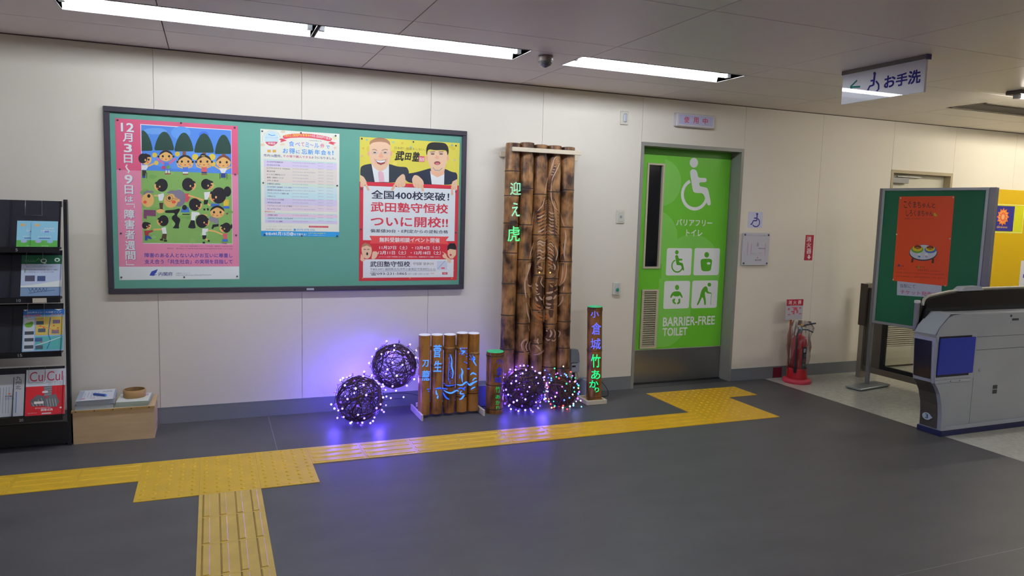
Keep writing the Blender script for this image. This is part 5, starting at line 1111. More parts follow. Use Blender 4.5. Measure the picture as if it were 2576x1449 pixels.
def leaflet(name, label, cat, k, pts, thick, draw, lift=.006, group=None, dx=0):
    z, y = tiers[k]; P0, up = fr(z, y + .012 - lift)
    c = Canvas((0, P0.y, P0.z), (1, 0, 0), up, base=.0006); c.n = Vector((0, -math.cos(TILT), math.sin(TILT)))
    q = [c.st(*p) for p in pts]; x0 = (q[0][0] + q[3][0]) / 2; x1 = (q[1][0] + q[2][0]) / 2; y1 = (q[0][1] + q[1][1]) / 2; y0 = max(.001, min(q[2][1], q[3][1]))
    t = thing(name, label, cat, ((x0 + x1) / 2, P0.y, P0.z + .001), 0, group)
    b = MB(); vs = [c.P0 + c.ux * x + c.uy * s_ + c.n * d for d in (-thick, 0) for x, s_ in ((x0, y0), (x1, y0), (x1, y1), (x0, y1))]
    b.add(vs, [(3, 2, 1, 0), (4, 5, 6, 7), (0, 1, 5, 4), (1, 2, 6, 5), (2, 3, 7, 6), (3, 0, 4, 7)], ink('#d4d8e4')); part('pages', b, t)
    W = x1 - x0; H = y1 - y0
    class D:
        def rect(s, a, b_, c_, d, col): c.srect(x0 + a * W, y1 - d * H, x0 + c_ * W, y1 - b_ * H, col)
        def text(s, tx, a, b_, c_, d, col, bold=0.): c.stext(tx, x0 + a * W, y1 - d * H, x0 + c_ * W, y1 - b_ * H, col, bold)
        def ell(s, a, b_, ra, rb, col): c.sell(x0 + a * W, y1 - b_ * H, ra * W, rb * H, col)
        def poly(s, ps, col): c.spoly([(x0 + a * W, y1 - b_ * H) for a, b_ in ps], col)
        def line(s, ps, w, col): c.sstroke([(x0 + a * W, y1 - b_ * H) for a, b_ in ps], w * W, col)
    draw(D()); c.take('printed_cover', t); return t
def d_blue(d):
    d.rect(0, 0, 1, 1, '#8cc4dc'); d.rect(0, .74, 1, 1, '#58a848'); d.ell(.22, .16, .09, .05, '#dcae6c'); d.ell(.28, .78, .12, .06, '#a8b0d8'); d.ell(.72, .78, .12, .06, '#90b8d8')
    d.text('北九州市', .48, .25, .86, .31, '#e6f2f8', .02); d.text('子育てガイド', .35, .34, .9, .42, '#e6f2f8', .02); d.rect(.5, .38, .68, .43, '#7a78c8'); d.rect(.3, .64, .72, .68, '#5a78b8'); d.text('ハンドブック', .25, .56, .75, .63, '#eef6fa', .02); d.text('北九州市', .4, .93, .66, .97, '#d8ecd0')
leaflet('booklet', 'light blue booklet in the top tier, half hidden behind its twin', 'booklet', 0, [(46, 555.5), (112, 556), (104, 622), (38, 622)], .004, d_blue, .005, 'light blue booklets')
leaflet('booklet', 'light blue booklet in the top tier, in front and fully visible', 'booklet', 0, [(82, 556), (146.6, 557), (143, 622), (74.6, 622)], .006, d_blue, .014, 'light blue booklets')
def d_green(d):
    d.rect(0, 0, 1, 1, '#b8c4dc'); d.rect(0, 0, 1, .22, '#1d5a40'); d.text('かべしんぶん', .08, .11, .34, .17, '#7ab08a'); d.text('Q', .47, .09, .62, .21, '#e0ece4', .01, ); d.line([(.36, .14), (.42, .08), (.45, .13)], .02, '#58a838'); d.ell(.88, .115, .07, .05, '#cfe0d4'); d.ell(.88, .12, .035, .025, '#1d5a40')
    d.text('新しい公共交通の時代へ向けて', .12, .27, .85, .30, '#707484'); d.text('都市高速道路の利用促進に関するご案内', .1, .345, .9, .385, '#84748c'); d.text('北九州都市圏における交通計画の概要', .1, .40, .8, .43, '#84748c'); d.rect(.08, .345, .1, .43, '#5a8a40')
    d.rect(.1, .5, .34, .64, '#4a4860'); d.rect(.4, .51, .6, .64, '#3c4a74'); d.poly([(0, .75), (.4, .71), (1, .62), (1, .8), (0, .8)], '#dde6f4'); d.rect(0, .79, 1, 1, '#7a94b4'); d.line([(0, .795), (1, .79)], .012, '#2a3a6a'); d.line([(.2, .93), (.6, .88), (.85, .86)], .012, '#2a3a6a')
    for k in range(5): d.line([(.2 + .09 * k, .81), (.25 + .09 * k, .9), (.29 + .09 * k, .81)], .015, '#26345c')
leaflet('newsletter', 'green headed newsletter with a large Q and a bridge, second tier', 'newsletter', 1, [(58.6, 642), (159.5, 642), (150, 744), (47, 745)], .003, d_green)
def d_map(d):
    d.rect(0, 0, 1, 1, '#8fb4d8'); d.rect(0, 0, 1, .14, '#2f6fc0'); d.poly([(0, 0), (.1, .0), (.05, .04)], '#e8eef8'); d.poly([(.75, 0), (.95, 0), (.85, .04)], '#e8eef8')
    d.text('北九州モノレール沿線マップ', .08, .05, .92, .09, '#e0e8f4', .02); d.text('お出かけ探検', .04, .115, .42, .17, '#d84a50', .03); d.text('サイクリング', .44, .115, .64, .16, '#3c9a58', .02); d.text('のりもの', .68, .11, .96, .16, '#e0a050', .03)
    d.rect(.03, .2, .28, .98, '#c8ccd8'); d.rect(.31, .18, .98, .62, '#cfb458'); d.rect(.31, .65, .98, .97, '#58b0b0'); d.ell(.14, .37, .1, .06, '#6aa83c'); d.ell(.2, .33, .05, .04, '#6aa83c')
    for y_ in (.52, .68, .85): d.rect(.05, y_, .27, y_ + .08, '#3a4450'); 
    for a, b_ in ((.4, .28), (.8, .26), (.45, .46), (.78, .5), (.38, .68), (.4, .86)): d.rect(a - .08, b_, a + .1, b_ + .09, random.Random(a).choice(['#4a5868', '#7a6a80', '#3c5a8a']))
    d.line([(.66, .2), (.63, .45), (.62, .6), (.68, .75), (.6, .95)], .025, '#3868b0'); d.line([(.32, .86), (.55, .8), (.95, .67)], .02, '#dfe6ea'); d.line([(.36, .4), (.5, .42), (.9, .55)], .015, '#d87850')
    for a, b_ in ((.42, .4), (.5, .44), (.75, .4), (.85, .46), (.46, .78)): d.ell(a, b_, .025, .016, '#d85a4a')
leaflet('map_flyer', 'colourful map flyer with small photos in the third tier of the rack', 'flyer', 2, [(64, 778), (166.6, 778), (155, 883), (50, 884.6)], .003, d_map)
def d_cul(d):
    d.rect(0, 0, 1, 1, '#c8202c'); d.rect(0, 0, 1, .37, '#cdd2e2'); d.text('CulCul', .09, .05, .93, .26, '#b83a5c'); d.text('2021 11・12', .56, .285, .9, .35, '#8c8a9c', .01)
    d.poly([(.45, .37), (.66, .37), (.66, .6), (.48, .6)], '#70727a'); d.poly([(.12, .68), (.3, .55), (.5, .6), (.5, .8), (.15, .8)], '#5c6068'); d.poly([(.48, .65), (.75, .55), (.86, .72), (.8, .84), (.5, .82)], '#6a6c74')
    for k in range(4): d.line([(.16 + .08 * k, .72 - .03 * k), (.22 + .08 * k, .8)], .02, '#a0a2a8'); d.line([(.54 + .07 * k, .66), (.58 + .07 * k, .82)], .02, '#a0a2a8'); d.line([(.47, .42 + .05 * k), (.66, .4 + .05 * k)], .02, '#9a9ca4')
    d.rect(.42, .48, .56, .52, '#e6dadc'); d.rect(.22, .7, .46, .75, '#e6dadc'); d.text('都市文化の最前線をたずねて', .25, .83, .66, .86, '#e8c8cc', .01); d.text('開幕式典', .4, .865, .7, .915, '#eee0e2', .03); d.ell(.9, .86, .03, .02, '#e8d8da'); d.rect(.42, .95, .66, .98, '#d8c8cc'); d.text('ご自由にお持ちください', .06, .93, .3, .96, '#e0a8ac')
leaflet('magazine', 'red and white magazine with CulCul on its cover in the lowest tier', 'magazine', 3, [(71, 932), (168, 925), (159, 1042), (58, 1046)], .012, d_cul)
def d_news(d):
    d.rect(0, 0, 1, 1, '#b4b8c2'); d.text('九', .76, .05, .92, .15, '#2c2a30'); d.text('州', .76, .16, .92, .26, '#2c2a30'); d.text('北', .76, .27, .92, .37, '#2c2a30')
    for k in range(8): d.line([(.08 + .075 * k, .3), (.08 + .075 * k, .92)], .01, '#6a6c78')
    d.line([(.8, .42), (.8, .92)], .02, '#3858b0'); d.ell(.62, .46, .03, .02, '#d06a40'); d.text('市政だより', .5, .55, .74, .6, '#4a6ab0'); d.text('特集', .5, .5, .7, .54, '#3a3a44')
leaflet('newspaper', 'grey newspaper with upright headline characters beside the red magazine', 'newspaper', 3, [(-32, 944), (64, 941), (56, 1046), (-40, 1050)], .006, d_news)

# ------------------------------------------------------------------ wooden box with stacks
m_ply = M('#d6b68e', .5, noise=.08, nscale=6, stretch=(1, 1, 5)); m_plye = M('#b8945c', .5)
t = thing('wooden_box', 'low plain wooden box on the floor beside the brochure rack', 'box', (-.585, 5.15, 0))
b = MB(); b.box(-.797, -.365, 5.008, 5.02, .0, .196, m_ply); part('front_board', b, t)
b = MB(); b.box(-.365, -.353, 5.008, 5.30, .0, .196, m_ply); b.box(-.797, -.785, 5.02, 5.30, 0, .196, m_ply); b.box(-.785, -.365, 5.288, 5.30, 0, .196, m_ply); part('side_board', b, t)
b = MB(); b.box(-.803, -.349, 5.0, 5.302, .196, .209, m_ply); b.box(-.803, -.349, 4.999, 5.0, .196, .209, m_plye); part('lid', b, t)
for i in range(5): b = MB(); b.lathe([(.0035, 0), (.0035, .0012), (0, .0014)], M('#2a2420', .4), 8, Matrix.Translation((-.78 + .1 * i, 4.999, .2025)) @ Matrix.Rotation(math.pi / 2, 4, 'X')); part('nail', b, t)
for z in (.03, .165): b = MB(); b.box(-.3545, -.352, 5.23, 5.236, z - .02, z + .02, M('#2a2420', .4)); part('nail', b, t)
t.location.x += .008
def paper_stack(name, label, cx, cy, w, l, z0, hts, rz, cols, draw, bend=0.):
    t = thing(name, label, 'paper stack', (cx, cy, z0), rz); z = 0
    for k, (h, cc) in enumerate(zip(hts, cols)):
        b = MB(); N = 10; m = M(cc, .6); o = .004 * ((k % 2) * 2 - 1)
        top = []; bot = []
        for i in range(N + 1):
            x = -w / 2 + w * i / N; zz = bend * math.sin(math.pi * i / N * 1.6 + k * 2); top.append((x + o, z + h + zz)); bot.append((x + o, z + (zz if k else 0)))
        b.prism(top[::-1] + bot if False else bot + top[::-1], -l / 2, l / 2, m); lpart('bundle', b, t); z += h
    c = Canvas((0, 0, z + .0006), (1, 0, 0), (0, 1, 0), base=.0008); draw(c); lpart('printed_cover', c.mb, t); return t, z
def d_s1(c):
    c.srect(-.10, -.135, .10, .135, '#d4d8ea')
    c.stext('九州北', .03, .06, .085, .09, '#4a6068', .02)
    for k in range(6): c.srect(-.085 + .018 * k, -.06, -.078 + .018 * k, .08, '#bcbcd4')
    c.srect(-.085, -.10, -.055, -.07, '#d08aa0'); c.stext('特集', -.03, -.09, .0, -.07, '#c05868'); c.stext('市政だより', .01, -.10, .07, -.085, '#8890a8')
s1, zs1 = paper_stack('magazine_stack', 'white newspapers stacked on the left half of the wooden box', -.675, 5.13, .205, .24, .209, [.026, .034], .05, ['#b9c4cf', '#aeb9cc'], d_s1, .003)
def d_s2(c):
    c.srect(-.09, -.105, .09, .105, '#d9dcd8'); c.srect(.02, .03, .075, .09, '#b8a0c0'); c.stext('ニュース', .03, -.06, .06, -.05, '#5a80a8')
s2, zs2 = paper_stack('leaflet_stack', 'pale green leaflets stacked on the right half of the wooden box', -.465, 5.125, .185, .22, .209, [.016, .014], -.04, ['#9aa8a0', '#a8b8ac'], d_s2)
t = thing('tape_roll', 'wide cardboard tape roll on top of the leaflet stack', 'tape roll', (-.465, 5.15, .240))
b = MB(); T = Matrix.Translation((-.465, 5.15, .2405)); mc = M('#b08a58', .5); mc2 = M('#8a6538', .7)
b.lathe([(.058, 0), (.062, 0), (.0645, .001), (.0645, .047), (.062, .048), (.058, .048)], mc, 40, T, True, False); part('tape', b, t)
b = MB(); b.lathe([(.058, 0), (.058, .048)], mc2, 40, T, True, False); b.lathe([(.0575, .048), (.0575, 0)], mc2, 40, T, True, False); part('core', b, t)
t = thing('blue_marker', 'blue marker pen lying on the left paper stack', 'pen', (-.655, 5.10, .272), -.62)
b = MB(); b.bbox(-.042, .042, -.007, .007, .0, .012, M('#3c62b8', .35), .002); lpart('barrel', b, t); b = MB(); b.bbox(.042, .05, -.006, .006, .001, .011, M('#5a94e0', .35), .001); lpart('cap', b, t)

# ------------------------------------------------------------------ fire extinguisher on its stand
t = thing('extinguisher_stand', 'round red plastic stand with a pole and white sign plate', 'stand', (4.99, 5.13, 0))
ext_things = [t]; T = Matrix.Translation((4.99, 5.13, 0)); mr = M('#c8344c', .4); mr2 = M('#b01420', .35)
b = MB(); b.lathe([(.122, 0), (.128, .012), (.122, .034), (.10, .042), (.09, .042)], mr, 32, T); part('base_ring', b, t)
b = MB(); b.lathe([(.088, .042), (.082, .12), (.080, .135), (.074, .135), (.074, .05), (0, .05)], mr2, 32, T, True, False); part('cup', b, t)
b = MB(); b.tube([(4.955, 5.215, .04), (4.955, 5.215, .70)], .010, M('#b8503c', .4), 8); part('pole', b, t)
b = MB(); X0, X1, Z0, Z1 = 4.872, 5.068, .565, .755; yp = 5.195
b.bbox(X0, X1, yp, yp + .008, Z0, Z1, M('#c8c2cc', .35), .002); part('sign_plate', b, t)
c = Canvas((0, yp, 0), base=.0005); c.srect(X0 + .002, Z0 + .13, X1 - .002, Z1 - .002, '#b02038')
for k, s in enumerate('消火器'): c.stext(s, X0 + .022 + .055 * k, Z1 - .046, X0 + .060 + .055 * k, Z1 - .012, '#e0ccd0', .03)
c.stext('住宅用消火器', X0 + .04, Z1 - .058, X1 - .05, Z1 - .05, '#d8a8b0')
for a, b_, w, h in ((.02, .09, .02, .02), (.06, .07, .04, .012), (.085, .085, .045, .03), (.12, .06, .02, .03), (.15, .10, .02, .015), (.02, .045, .03, .008), (.08, .05, .02, .02), (.15, .05, .03, .008), (.06, .11, .05, .006)): c.srect(X0 + a, Z0 + b_, X0 + a + w, Z0 + b_ + h, '#c45a70')
c.take('printed_instructions', t)
t = thing('fire_extinguisher', 'red fire extinguisher in a clear bag standing in the red stand', 'fire extinguisher', (4.99, 5.13, .05)); ext_things.append(t)
b = MB(); rr = .066; b.lathe([(.058, .052), (rr, .06), (rr, .36), (.062, .395), (.048, .42), (.025, .435), (.018, .44), (.018, .455)], M('#c01f2e', .25, coat=.5), 32, T); part('cylinder', b, t)
b = MB(); b.lathe([(.020, .452), (.022, .47), (.022, .50), (.014, .508), (.012, .515)], M('#8c9098', .3, metal=.7), 16, T); part('valve', b, t)
b = MB(); mh = M('#3a4258', .35, metal=.3); b.tube([(4.985, 5.13, .505), (5.03, 5.10, .53), (5.08, 5.07, .545), (5.10, 5.06, .548)], .007, mh, 8); part('upper_handle', b, t)
b = MB(); b.tube([(4.99, 5.125, .485), (5.04, 5.095, .487), (5.085, 5.07, .465)], .006, mh, 8); part('lower_handle', b, t)
b = MB(); b.ball(Vector((5.0, 5.12, .525)), .014, M('#d8b060', .4), 10, 6); part('safety_pin', b, t)
b = MB(); b.tube([(4.98, 5.12, .485), (4.945, 5.095, .49), (4.913, 5.08, .455), (4.905, 5.075, .38), (4.907, 5.075, .25), (4.915, 5.08, .14)], .0085, M('#262a3a', .4), 8); b.tube([(4.915, 5.08, .15), (4.915, 5.08, .10)], .012, M('#1c1c24', .4), 8); part('hose', b, t)
b = MB(); n_ = 9; vs = []
for i in range(n_ + 1):
    a = math.radians(-105 + 75 * i / n_)
    for z in (.13, .335): vs.append((4.99 + (rr + .001) * math.cos(a), 5.13 + (rr + .001) * math.sin(a), z))
b.add(vs, [(2 * i, 2 * i + 2, 2 * i + 3, 2 * i + 1) for i in range(n_)], M('#2a3040', .4)); 
for (i0, i1, z0, z1, cc) in ((1, 4, .285, .32, '#c8d0d0'), (2, 6, .24, .27, '#7a8490'), (2, 5, .20, .23, '#a85a60'), (1, 6, .16, .18, '#6a7480')):
    vs = []
    for i in range(i0, i1 + 1):
        a = math.radians(-105 + 75 * i / n_)
        for z in (z0, z1): vs.append((4.99 + (rr + .002) * math.cos(a), 5.13 + (rr + .002) * math.sin(a), z))
    b.add(vs, [(2 * i, 2 * i + 2, 2 * i + 3, 2 * i + 1) for i in range(i1 - i0)], M(cc, .5))
part('printed_label', b, t)
rn = random.Random(5); prof = []
b = MB(); n_ = 26; rows_ = [(.115, .08), (.22, .095), (.33, .10), (.42, .095), (.50, .10), (.56, .07)]; vs = []
for z, r in rows_:
    for i in range(n_): a = 2 * math.pi * i / n_; q = r * (1 + .09 * math.sin(5 * a + z * 20) + rn.uniform(-.03, .03)) * (1.0 if z < .45 else 1.15 if math.cos(a) > .5 else .9); vs.append((4.99 + q * math.cos(a), 5.13 + q * math.sin(a), z + rn.uniform(-.008, .008)))
b.add(vs, [(j * n_ + i, j * n_ + (i + 1) % n_, (j + 1) * n_ + (i + 1) % n_, (j + 1) * n_ + i) for j in range(len(rows_) - 1) for i in range(n_)], clear((.95, .95, .97), .12, .22), False); part('plastic_bag', b, t)
for q in ext_things: q.location.x -= .048
b = MB(); b.box(4.83, 4.93, WALL - .011, WALL - .0078, .005, .10, M('#7a1c34', .4)); b.box(4.83, 4.832, WALL - .011, WALL - .0078, .0, .005, M('#7a1c34', .4)); single('red_tag', b, 'dark red plate on the baseboard behind the fire extinguisher', 'plate')

# ------------------------------------------------------------------ green display board on legs
BD = Vector((.171, -.985, 0)).normalized(); BO = Vector((5.423, 4.785, 0)); BW, BZ0, BZ1 = .865, .585, 1.768
t = thing('display_board', 'free standing green display board in a silver frame with an orange poster', 'display board', BO, math.atan2(BD.y, BD.x))
m_alu = M('#a9adb8', .35, metal=.5); fr_ = .022; td = .035
b = MB(); b.box(fr_, BW - fr_, .008, .024, BZ0 + fr_, BZ1 - fr_, M('#0c6a46', .6, bump=.1, bscale=200)); lpart('felt_panel', b, t)
for x0, x1, z0, z1 in ((0, BW, BZ1 - fr_, BZ1), (0, BW, BZ0, BZ0 + fr_), (0, fr_, BZ0 + fr_, BZ1 - fr_), (BW - fr_, BW, BZ0 + fr_, BZ1 - fr_)):
    b = MB(); b.bbox(x0, x1, 0, td, z0, z1, m_alu, .002); lpart('frame_rail', b, t)
for x in (.0, BW - .0):
    b = MB(); s_ = -1 if x == 0 else 1; b.bbox(x - (.0 if s_ > 0 else .028), x + (.055 if s_ > 0 else 0), .004, .04, .03, BZ1, M('#86848c', .35, metal=.4), .003); lpart('leg', b, t)
    b = MB(); b.bbox(x - .07, x + .08, -.21, .23, .006, .022, M('#aab2b8', .3, metal=.5), .003); b.box(x - .06, x + .07, -.2, .22, 0, .006, m_blk); lpart('foot', b, t)
BN = Vector((-.985, -.171, 0))
c = Canvas(BO + BN * -.0075, BD, (0, 0, 1), base=.0006)
t = thing('poster', 'orange concert poster with a round table and two plates on the green display board', 'poster', BO + BD * .40 + Vector((0, 0, .97)))
def sheet2(t, c, pts, col):
    q = [c.st(*p) for p in pts]; b = MB(); m = ink(col, rough=.4)
    b.add([c.P0 + c.ux * x + c.uy * z + c.n * h for h in (0, .0005) for x, z in (q[3], q[2], q[1], q[0])], [(3, 2, 1, 0), (4, 5, 6, 7), (0, 1, 5, 4), (1, 2, 6, 5), (2, 3, 7, 6), (3, 0, 4, 7)], m); part('sheet', b, t)
sheet2(t, c, [(2262.5, 494.5), (2401.5, 493), (2383, 720), (2246, 706)], '#dd4a1c')
zg = Z(2140, 400, 4.025); ob = '#4a1a20'
c.text4('こぐまちゃんと', zg((535, 418), (858, 445), (856, 498), (540, 500)), ob, .01); c.text4('しろくまちゃん', zg((560, 512), (835, 522), (832, 580), (562, 582)), ob, .01)
c.text4('絵本原画とおやつの世界ファミリーコンサート', zg((545, 596), (836, 600), (836, 614), (545, 612)), '#8a3020'); c.ell(*zg((852, 560))[0], 3, 4, '#c8b020'); c.ell(*zg((866, 572))[0], 2.4, 2.6, '#c8b020')
c.ell(*zg((735, 950))[0], 35.5, 20.5, '#3a2a44', 30); c.ell(*zg((735, 944))[0], 34, 18.6, '#c8ccd8', 30)
c.poly(zg((618, 1005), (640, 1005), (632, 1048), (612, 1048)), '#5a2418'); c.poly(zg((822, 1012), (846, 1008), (842, 1055), (820, 1055)), '#5a2418')
c.ell(*zg((675, 915))[0], 15.5, 9.5, '#6aa030', 22); c.ell(*zg((677, 905))[0], 12.5, 7.5, '#d8c020', 22); c.ell(*zg((680, 892))[0], 9, 5, '#7a2c14', 18); c.stroke(zg((650, 905), (680, 898), (700, 905)), 1.2, '#d8c020')
c.ell(*zg((808, 918))[0], 15, 9, '#3c6ab8', 22); c.ell(*zg((806, 908))[0], 12, 7, '#d8c020', 22); c.ell(*zg((806, 897))[0], 9, 4.8, '#7a2c14', 18); c.stroke(zg((780, 910), (806, 902), (830, 908)), 1.2, '#d8c020')
for x, cc in ((694, '#4a80c8'), (766, '#b890c8')): c.rect(*zg((x - 14, 955))[0], *zg((x + 14, 1000))[0], '#e4e8f0'); c.rect(*zg((x - 12, 978))[0], *zg((x + 12, 998))[0], cc)
c.ell(*zg((490, 1078))[0], 3, 3.5, '#6a3a70'); c.ell(*zg((690, 1096))[0], 3, 3.5, '#8a9a20')
for s, a in (('出演', [(462, 1072), (540, 1076), (540, 1094), (462, 1090)]), ('コンサート', [(462, 1100), (560, 1106), (560, 1130), (462, 1122)]), ('2022年1月', [(655, 1082), (750, 1086), (750, 1106), (655, 1102)]), ('23(日)', [(675, 1112), (790, 1116), (790, 1144), (675, 1138)]), ('北九州芸術劇場 大ホール', [(800, 1126), (935, 1134), (935, 1146), (800, 1138)]),
             ('前売券一般3000円 小学生以下1000円 当日券500円増', [(460, 1140), (945, 1164), (945, 1178), (460, 1154)]), ('主催 公益財団法人 後援 教育委員会 お問い合わせ', [(455, 1178), (950, 1200), (950, 1214), (455, 1192)])): c.text4(s, zg(*a), '#8c2c18')
c.take('printed_picture', t)
for p in ((508, 396), (1040, 390), (468, 763), (1006, 806), (432, 1222), (960, 1284)):
    x, y = c.st(*zg(p)[0]); b = MB(); pp = c.P0 + c.ux * x + c.uy * y + c.n * .002; b.lathe([(.006, 0), (.006, .003), (0, .005)], M('#d8ccb8', .3), 8, Matrix.Translation(pp) @ Matrix((c.ux, c.uy, c.n)).transposed().to_4x4()); part('pushpin', b, t)
t = thing('ticket_notice', 'white handwritten paper strip under the orange poster', 'paper notice', BO + BD * .36 + Vector((0, 0, .86)))
c = Canvas(BO + BN * -.0078, BD, (0, 0, 1), base=.0008)
sheet2(t, c, zg((472, 1225), (922, 1260), (918, 1408), (468, 1378)), '#b9bdd0')
c.text4('当駅にて', zg((500, 1262), (655, 1272), (655, 1312), (500, 1300)), '#4a4a70'); c.text4('チケット発売中', zg((505, 1322), (878, 1352), (878, 1396), (505, 1366)), '#b04a74', .01); c.take('printed_text', t)

# ------------------------------------------------------------------ barrier with glass panel
m_ss = M('#968d83', .35, metal=.4)
t = thing('barrier', 'stainless barrier with a black framed glass panel between wall and ticket gate', 'barrier', (5.68, 4.5, 0))
for y_, w in ((5.13, .05), (3.86, .05)):
    b = MB(); b.prism([(5.685, 0), (5.775, 0), (5.775, .885), (5.765, .90), (5.745, .90), (5.685, .885)], y_ - w / 2, y_ + w / 2, m_ss); part('post', b, t)
b = MB(); b.bbox(5.678, 5.690, 5.09, 5.17, .5, .895, M('#463d37', .35, metal=.3), .003); part('end_cap', b, t)
b = MB(); b.bbox(5.710, 5.750, 3.885, 5.105, .065, .12, M('#857c70', .35, metal=.6), .003); part('lower_rail', b, t)
b = MB(); md = M('#101218', .35)
for q4 in ((4.885, 4.92, .12, .84), (3.885, 3.92, .12, .84), (3.92, 4.885, .12, .155), (3.92, 4.885, .805, .84)): b.box(5.715, 5.745, q4[0], q4[1], q4[2], q4[3], md)
part('glass_frame', b, t)
b = MB(); b.bbox(5.710, 5.750, 4.92, 5.105, .12, .86, M('#5f574f', .4, metal=.3), .003); part('inner_post', b, t)
b = MB(); b.box(5.726, 5.734, 3.915, 4.89, .15, .81, clear((.93, .95, .93), .02, .05)); part('glass_pane', b, t)

# ------------------------------------------------------------------ ticket gate
t = thing('ticket_gate', 'silver automatic ticket gate with black top cover and blue panel', 'ticket gate', (5.4, 3.59, 0))
Y0, Y1 = 3.50, 3.67
m_gate = M('#acb1bc', .36, metal=.3, noise=.05, nscale=3); m_gate2 = M('#b2b8c6', .3, metal=.35); m_gdk = M('#5b544e', .4, metal=.4); m_navy = M('#1c2350', .35)
side = [(4.700, .04), (6.5, .04), (6.5, .857), (4.93, .857), (4.80, .858), (4.73, .855), (4.68, .838), (4.60, .765), (4.572, .71), (4.592, .42), (4.598, .385), (4.628, .352), (4.660, .30), (4.685, .22), (4.695, .15)]
b = MB(); b.prism(side, Y0, Y1, m_gate); part('body', b, t)
b = MB(); b.bbox(4.690, 6.52, Y0 - .012, Y1 + .012, 0, .04, m_navy, .004); part('kick_base', b, t)
b = MB(); b.prism([(4.70, .042), (6.5, .042), (6.5, .075), (4.74, .07)], Y0 - .010, Y0, m_gate2); part('base_moulding', b, t)
# front face pieces
b = MB(); fp = [(4.598, .385), (4.628, .352), (4.660, .30), (4.685, .22), (4.695, .15), (4.700, .045)]; e = .0015
for (a1, z1), (a2, z2) in zip(fp[:-1], fp[1:]): b.add([(a1 - e, Y0 + .03, z1), (a2 - e, Y0 + .03, z2), (a2 - e, Y1 - .004, z2), (a1 - e, Y1 - .004, z1)], [(0, 1, 2, 3)], m_gdk, True)
part('front_curve', b, t)
b = MB(); b.add([(4.5905, Y0 + .03, .41), (4.5905, Y1 - .006, .41), (4.572, Y1 - .006, .675), (4.572, Y0 + .03, .675)], [(0, 1, 2, 3)], M('#141826', .2)); b.mb = 0; part('front_window', b, t)
b = MB(); b.prism([(4.58, .68), (4.60, .68), (4.598, .72), (4.568, .715)], Y0 - .003, Y1 + .003, m_gate2); b.tube([(4.598, Y0 + .012, .385), (4.584, Y0 + .012, .68)], .012, m_gate2, 10); part('corner_trim', b, t)
b = MB(); b.add([(4.572 - .002, Y0 + .004, .722), (4.60 - .002, Y0 + .004, .769), (4.70, Y0 + .004, .862), (4.80, Y0 + .004, .8605), (4.80, Y1 - .004, .8605), (4.70, Y1 - .004, .862), (4.60 - .002, Y1 - .004, .769), (4.572 - .002, Y1 - .004, .722)], [(0, 1, 6, 7), (1, 2, 5, 6), (2, 3, 4, 5)], M('#9fa6ae', .4)); part('entry_slope', b, t)
# black cover standing along the far side
hood = [(4.635, .74), (4.66, .93), (4.685, .952), (4.90, .985), (5.15, 1.0), (5.6, 1.005), (6.5, 1.005), (6.5, .84), (5.0, .84), (4.87, .84), (4.80, .84), (4.72, .83)]
b = MB(); b.prism(hood, Y1 - .012, Y1 + .05, M('#0c0d13', .15, spec=.6)); part('cover', b, t)
b = MB(); top = [(4.655, .90), (4.665, .945), (4.70, .965), (4.90, .993), (5.15, 1.009), (5.6, 1.014), (6.5, 1.014)]; b.tube([(x, Y1 + .019, z) for x, z in top], .012, M('#b3b1a8', .3, metal=.4), 8); part('cover_rim', b, t)
b = MB(); b.prism([(4.97, 1.0), (5.22, 1.005), (5.18, 1.034), (5.02, 1.03)], Y1 - .02, Y1 + .045, M('#a4a7b4', .35)); part('sensor_bump', b, t)
b = MB(); b.bbox(4.60, 4.628, Y1 + .015, Y1 + .045, .72, .925, M('#8f8f96', .35, metal=.5), .006); b.bbox(4.598, 4.63, Y1 + .013, Y1 + .047, .915, .937, M('#d8dad8', .3), .004); part('front_post', b, t)
# side details
b = MB(); b.box(4.592, 4.975, Y0 - .002, Y0, .405, .722, m_gate2); part('panel_surround', b, t)
b = MB(); b.box(4.60, 4.925, Y0 - .0026, Y0 - .002, .425, .71, M('#17182a', .5)); part('panel_recess', b, t)
b = MB(); b.bbox(4.602, 4.955, Y0 - .013, Y0 - .003, .442, .698, M('#2234a8', .35), .003); part('blue_panel', b, t)
b = MB(); b.bbox(4.59, 4.945, Y0 - .010, Y0 - .001, .382, .405, m_gate2, .003); part('panel_rail', b, t)
for x in (4.74, 4.83): b = MB(); b.lathe([(.004, 0), (.004, .001), (0, .0015)], m_blk, 8, Matrix.Translation((x, Y0 - .0102, .393)) @ Matrix.Rotation(math.pi / 2, 4, 'X')); part('screw', b, t)
ms_ = M('#3e3e46', .5)
for q4 in ((4.98, 6.5, .598, .601), (4.98, 6.5, .692, .6945), (4.975, 4.978, .405, .70), (4.98, 4.9815, .045, .40)):
    b = MB(); b.box(q4[0], q4[1], Y0 - .0008, Y0 + .001, q4[2], q4[3], ms_); part('seam', b, t)
b = MB(); b.box(5.33, 5.40, Y0 - .002, Y0, .800, .815, ms_); b.box(5.315, 5.42, Y0 - .003, Y0, .784, .787, m_gate2); part('card_slot', b, t)
b = MB(); b.lathe([(.009, 0), (.009, .003), (.005, .004), (0, .004)], ms_, 14, Matrix.Translation((5.315, Y0, .835)) @ Matrix.Rotation(math.pi / 2, 4, 'X')); part('lock', b, t)
b = MB(); b.lathe([(.013, 0), (.013, .003), (.007, .004), (0, .004)], m_gate2, 14, Matrix.Translation((5.04, Y0, .455)) @ Matrix.Rotation(math.pi / 2, 4, 'X')); part('lock', b, t)
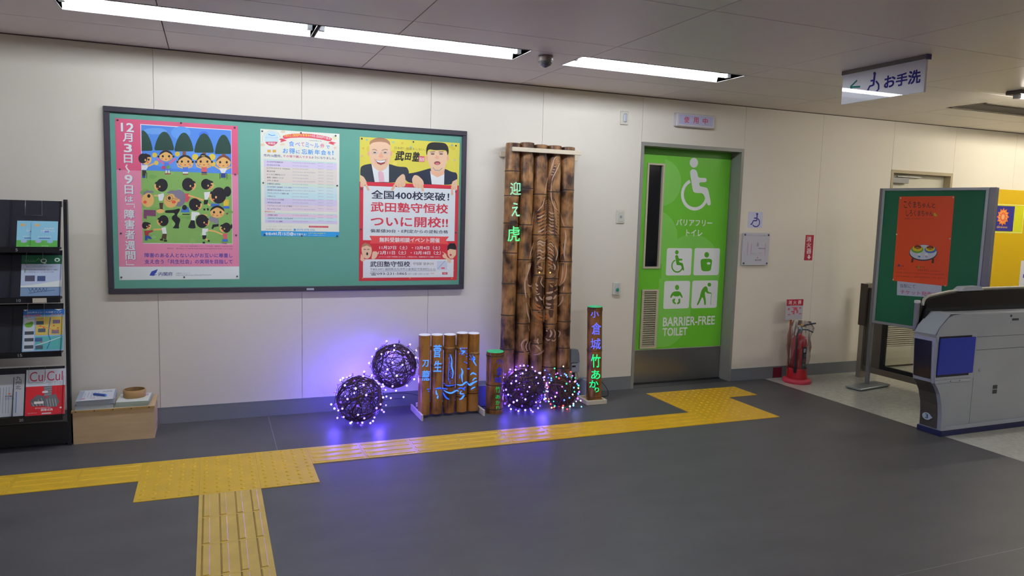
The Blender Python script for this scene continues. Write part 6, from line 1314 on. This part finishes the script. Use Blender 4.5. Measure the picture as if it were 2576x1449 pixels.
for z in (.285, .32): b = MB(); b.bbox(5.195, 5.24, Y0 - .004, Y0, z - .014, z + .014, ms_, .002); part('latch', b, t)
cg = Canvas((4.690, 3.67, 0), (0, -1, 0), (0, 0, 1), base=.003); 
cg.sell(.062, .118, .035, .026, '#a8b8c4'); cg.spoly([(.085, .135), (.11, .118), (.085, .10)], '#a8b8c4'); cg.stext('3', .052, .103, .074, .134, '#26425c', .03); cg.take('printed_number', t)

# ------------------------------------------------------------------ yellow banner at the far right
t = thing('yellow_banner', 'large yellow wall banner behind the ticket gate with a small blue poster', 'banner', (8.3, WALL, .75))
b = MB(); b.bbox(7.25, 9.4, WALL - .013, WALL - .001, .72, 1.852, M('#dcb40e', .45), .002); part('board', b, t)
c = Canvas((0, WALL - .013, 0), base=.0004)
c.srect(7.28, 1.395, 8.10, 1.685, '#c8c820'); c.srect(7.28, 1.395, 8.10, 1.403, '#d8dc8c'); c.srect(7.28, 1.69, 9.3, 1.698, '#d8dc8c'); c.srect(8.10, 1.395, 8.108, 1.69, '#d8dc8c')
c.srect(8.14, .76, 9.3, 1.1, '#cfd0e0'); c.stext('モノレール', 8.2, .8, 9.2, 1.05, '#3a3a98', .04)
c.take('printed_blocks', t)
t = thing('team_poster', 'small blue poster with an orange sunburst emblem on the yellow banner', 'poster', (7.78, WALL - .014, 1.41))
c = Canvas((0, WALL - .0145, 0), base=.0008); sheet(t, c, 2501.5, 517, 2547, 582, '#2c2c7c'); ze = Z(2360, 440, 4.528)
cx_, cy_ = c.st(*ze((738, 478))[0]); r1, r2 = .098, .068
for rot, ra, rb, cc in ((0, r1, r2, '#e07030'), (11, r1 * .8, r2 * .8, '#e8a040'), (0, r1 * .6, r2 * .6, '#d85a48'), (8, r1 * .4, r2 * .3, '#e8b070')):
    c.spoly([(cx_ + (ra if i % 2 == 0 else rb) * math.cos(math.radians(15 * i + rot)), cy_ + (ra if i % 2 == 0 else rb) * math.sin(math.radians(15 * i + rot))) for i in range(24)], cc)
c.text('Giravanz', *ze((668, 580))[0], *ze((788, 606))[0], '#d8a848', .02, .3); c.take('printed_emblem', t)
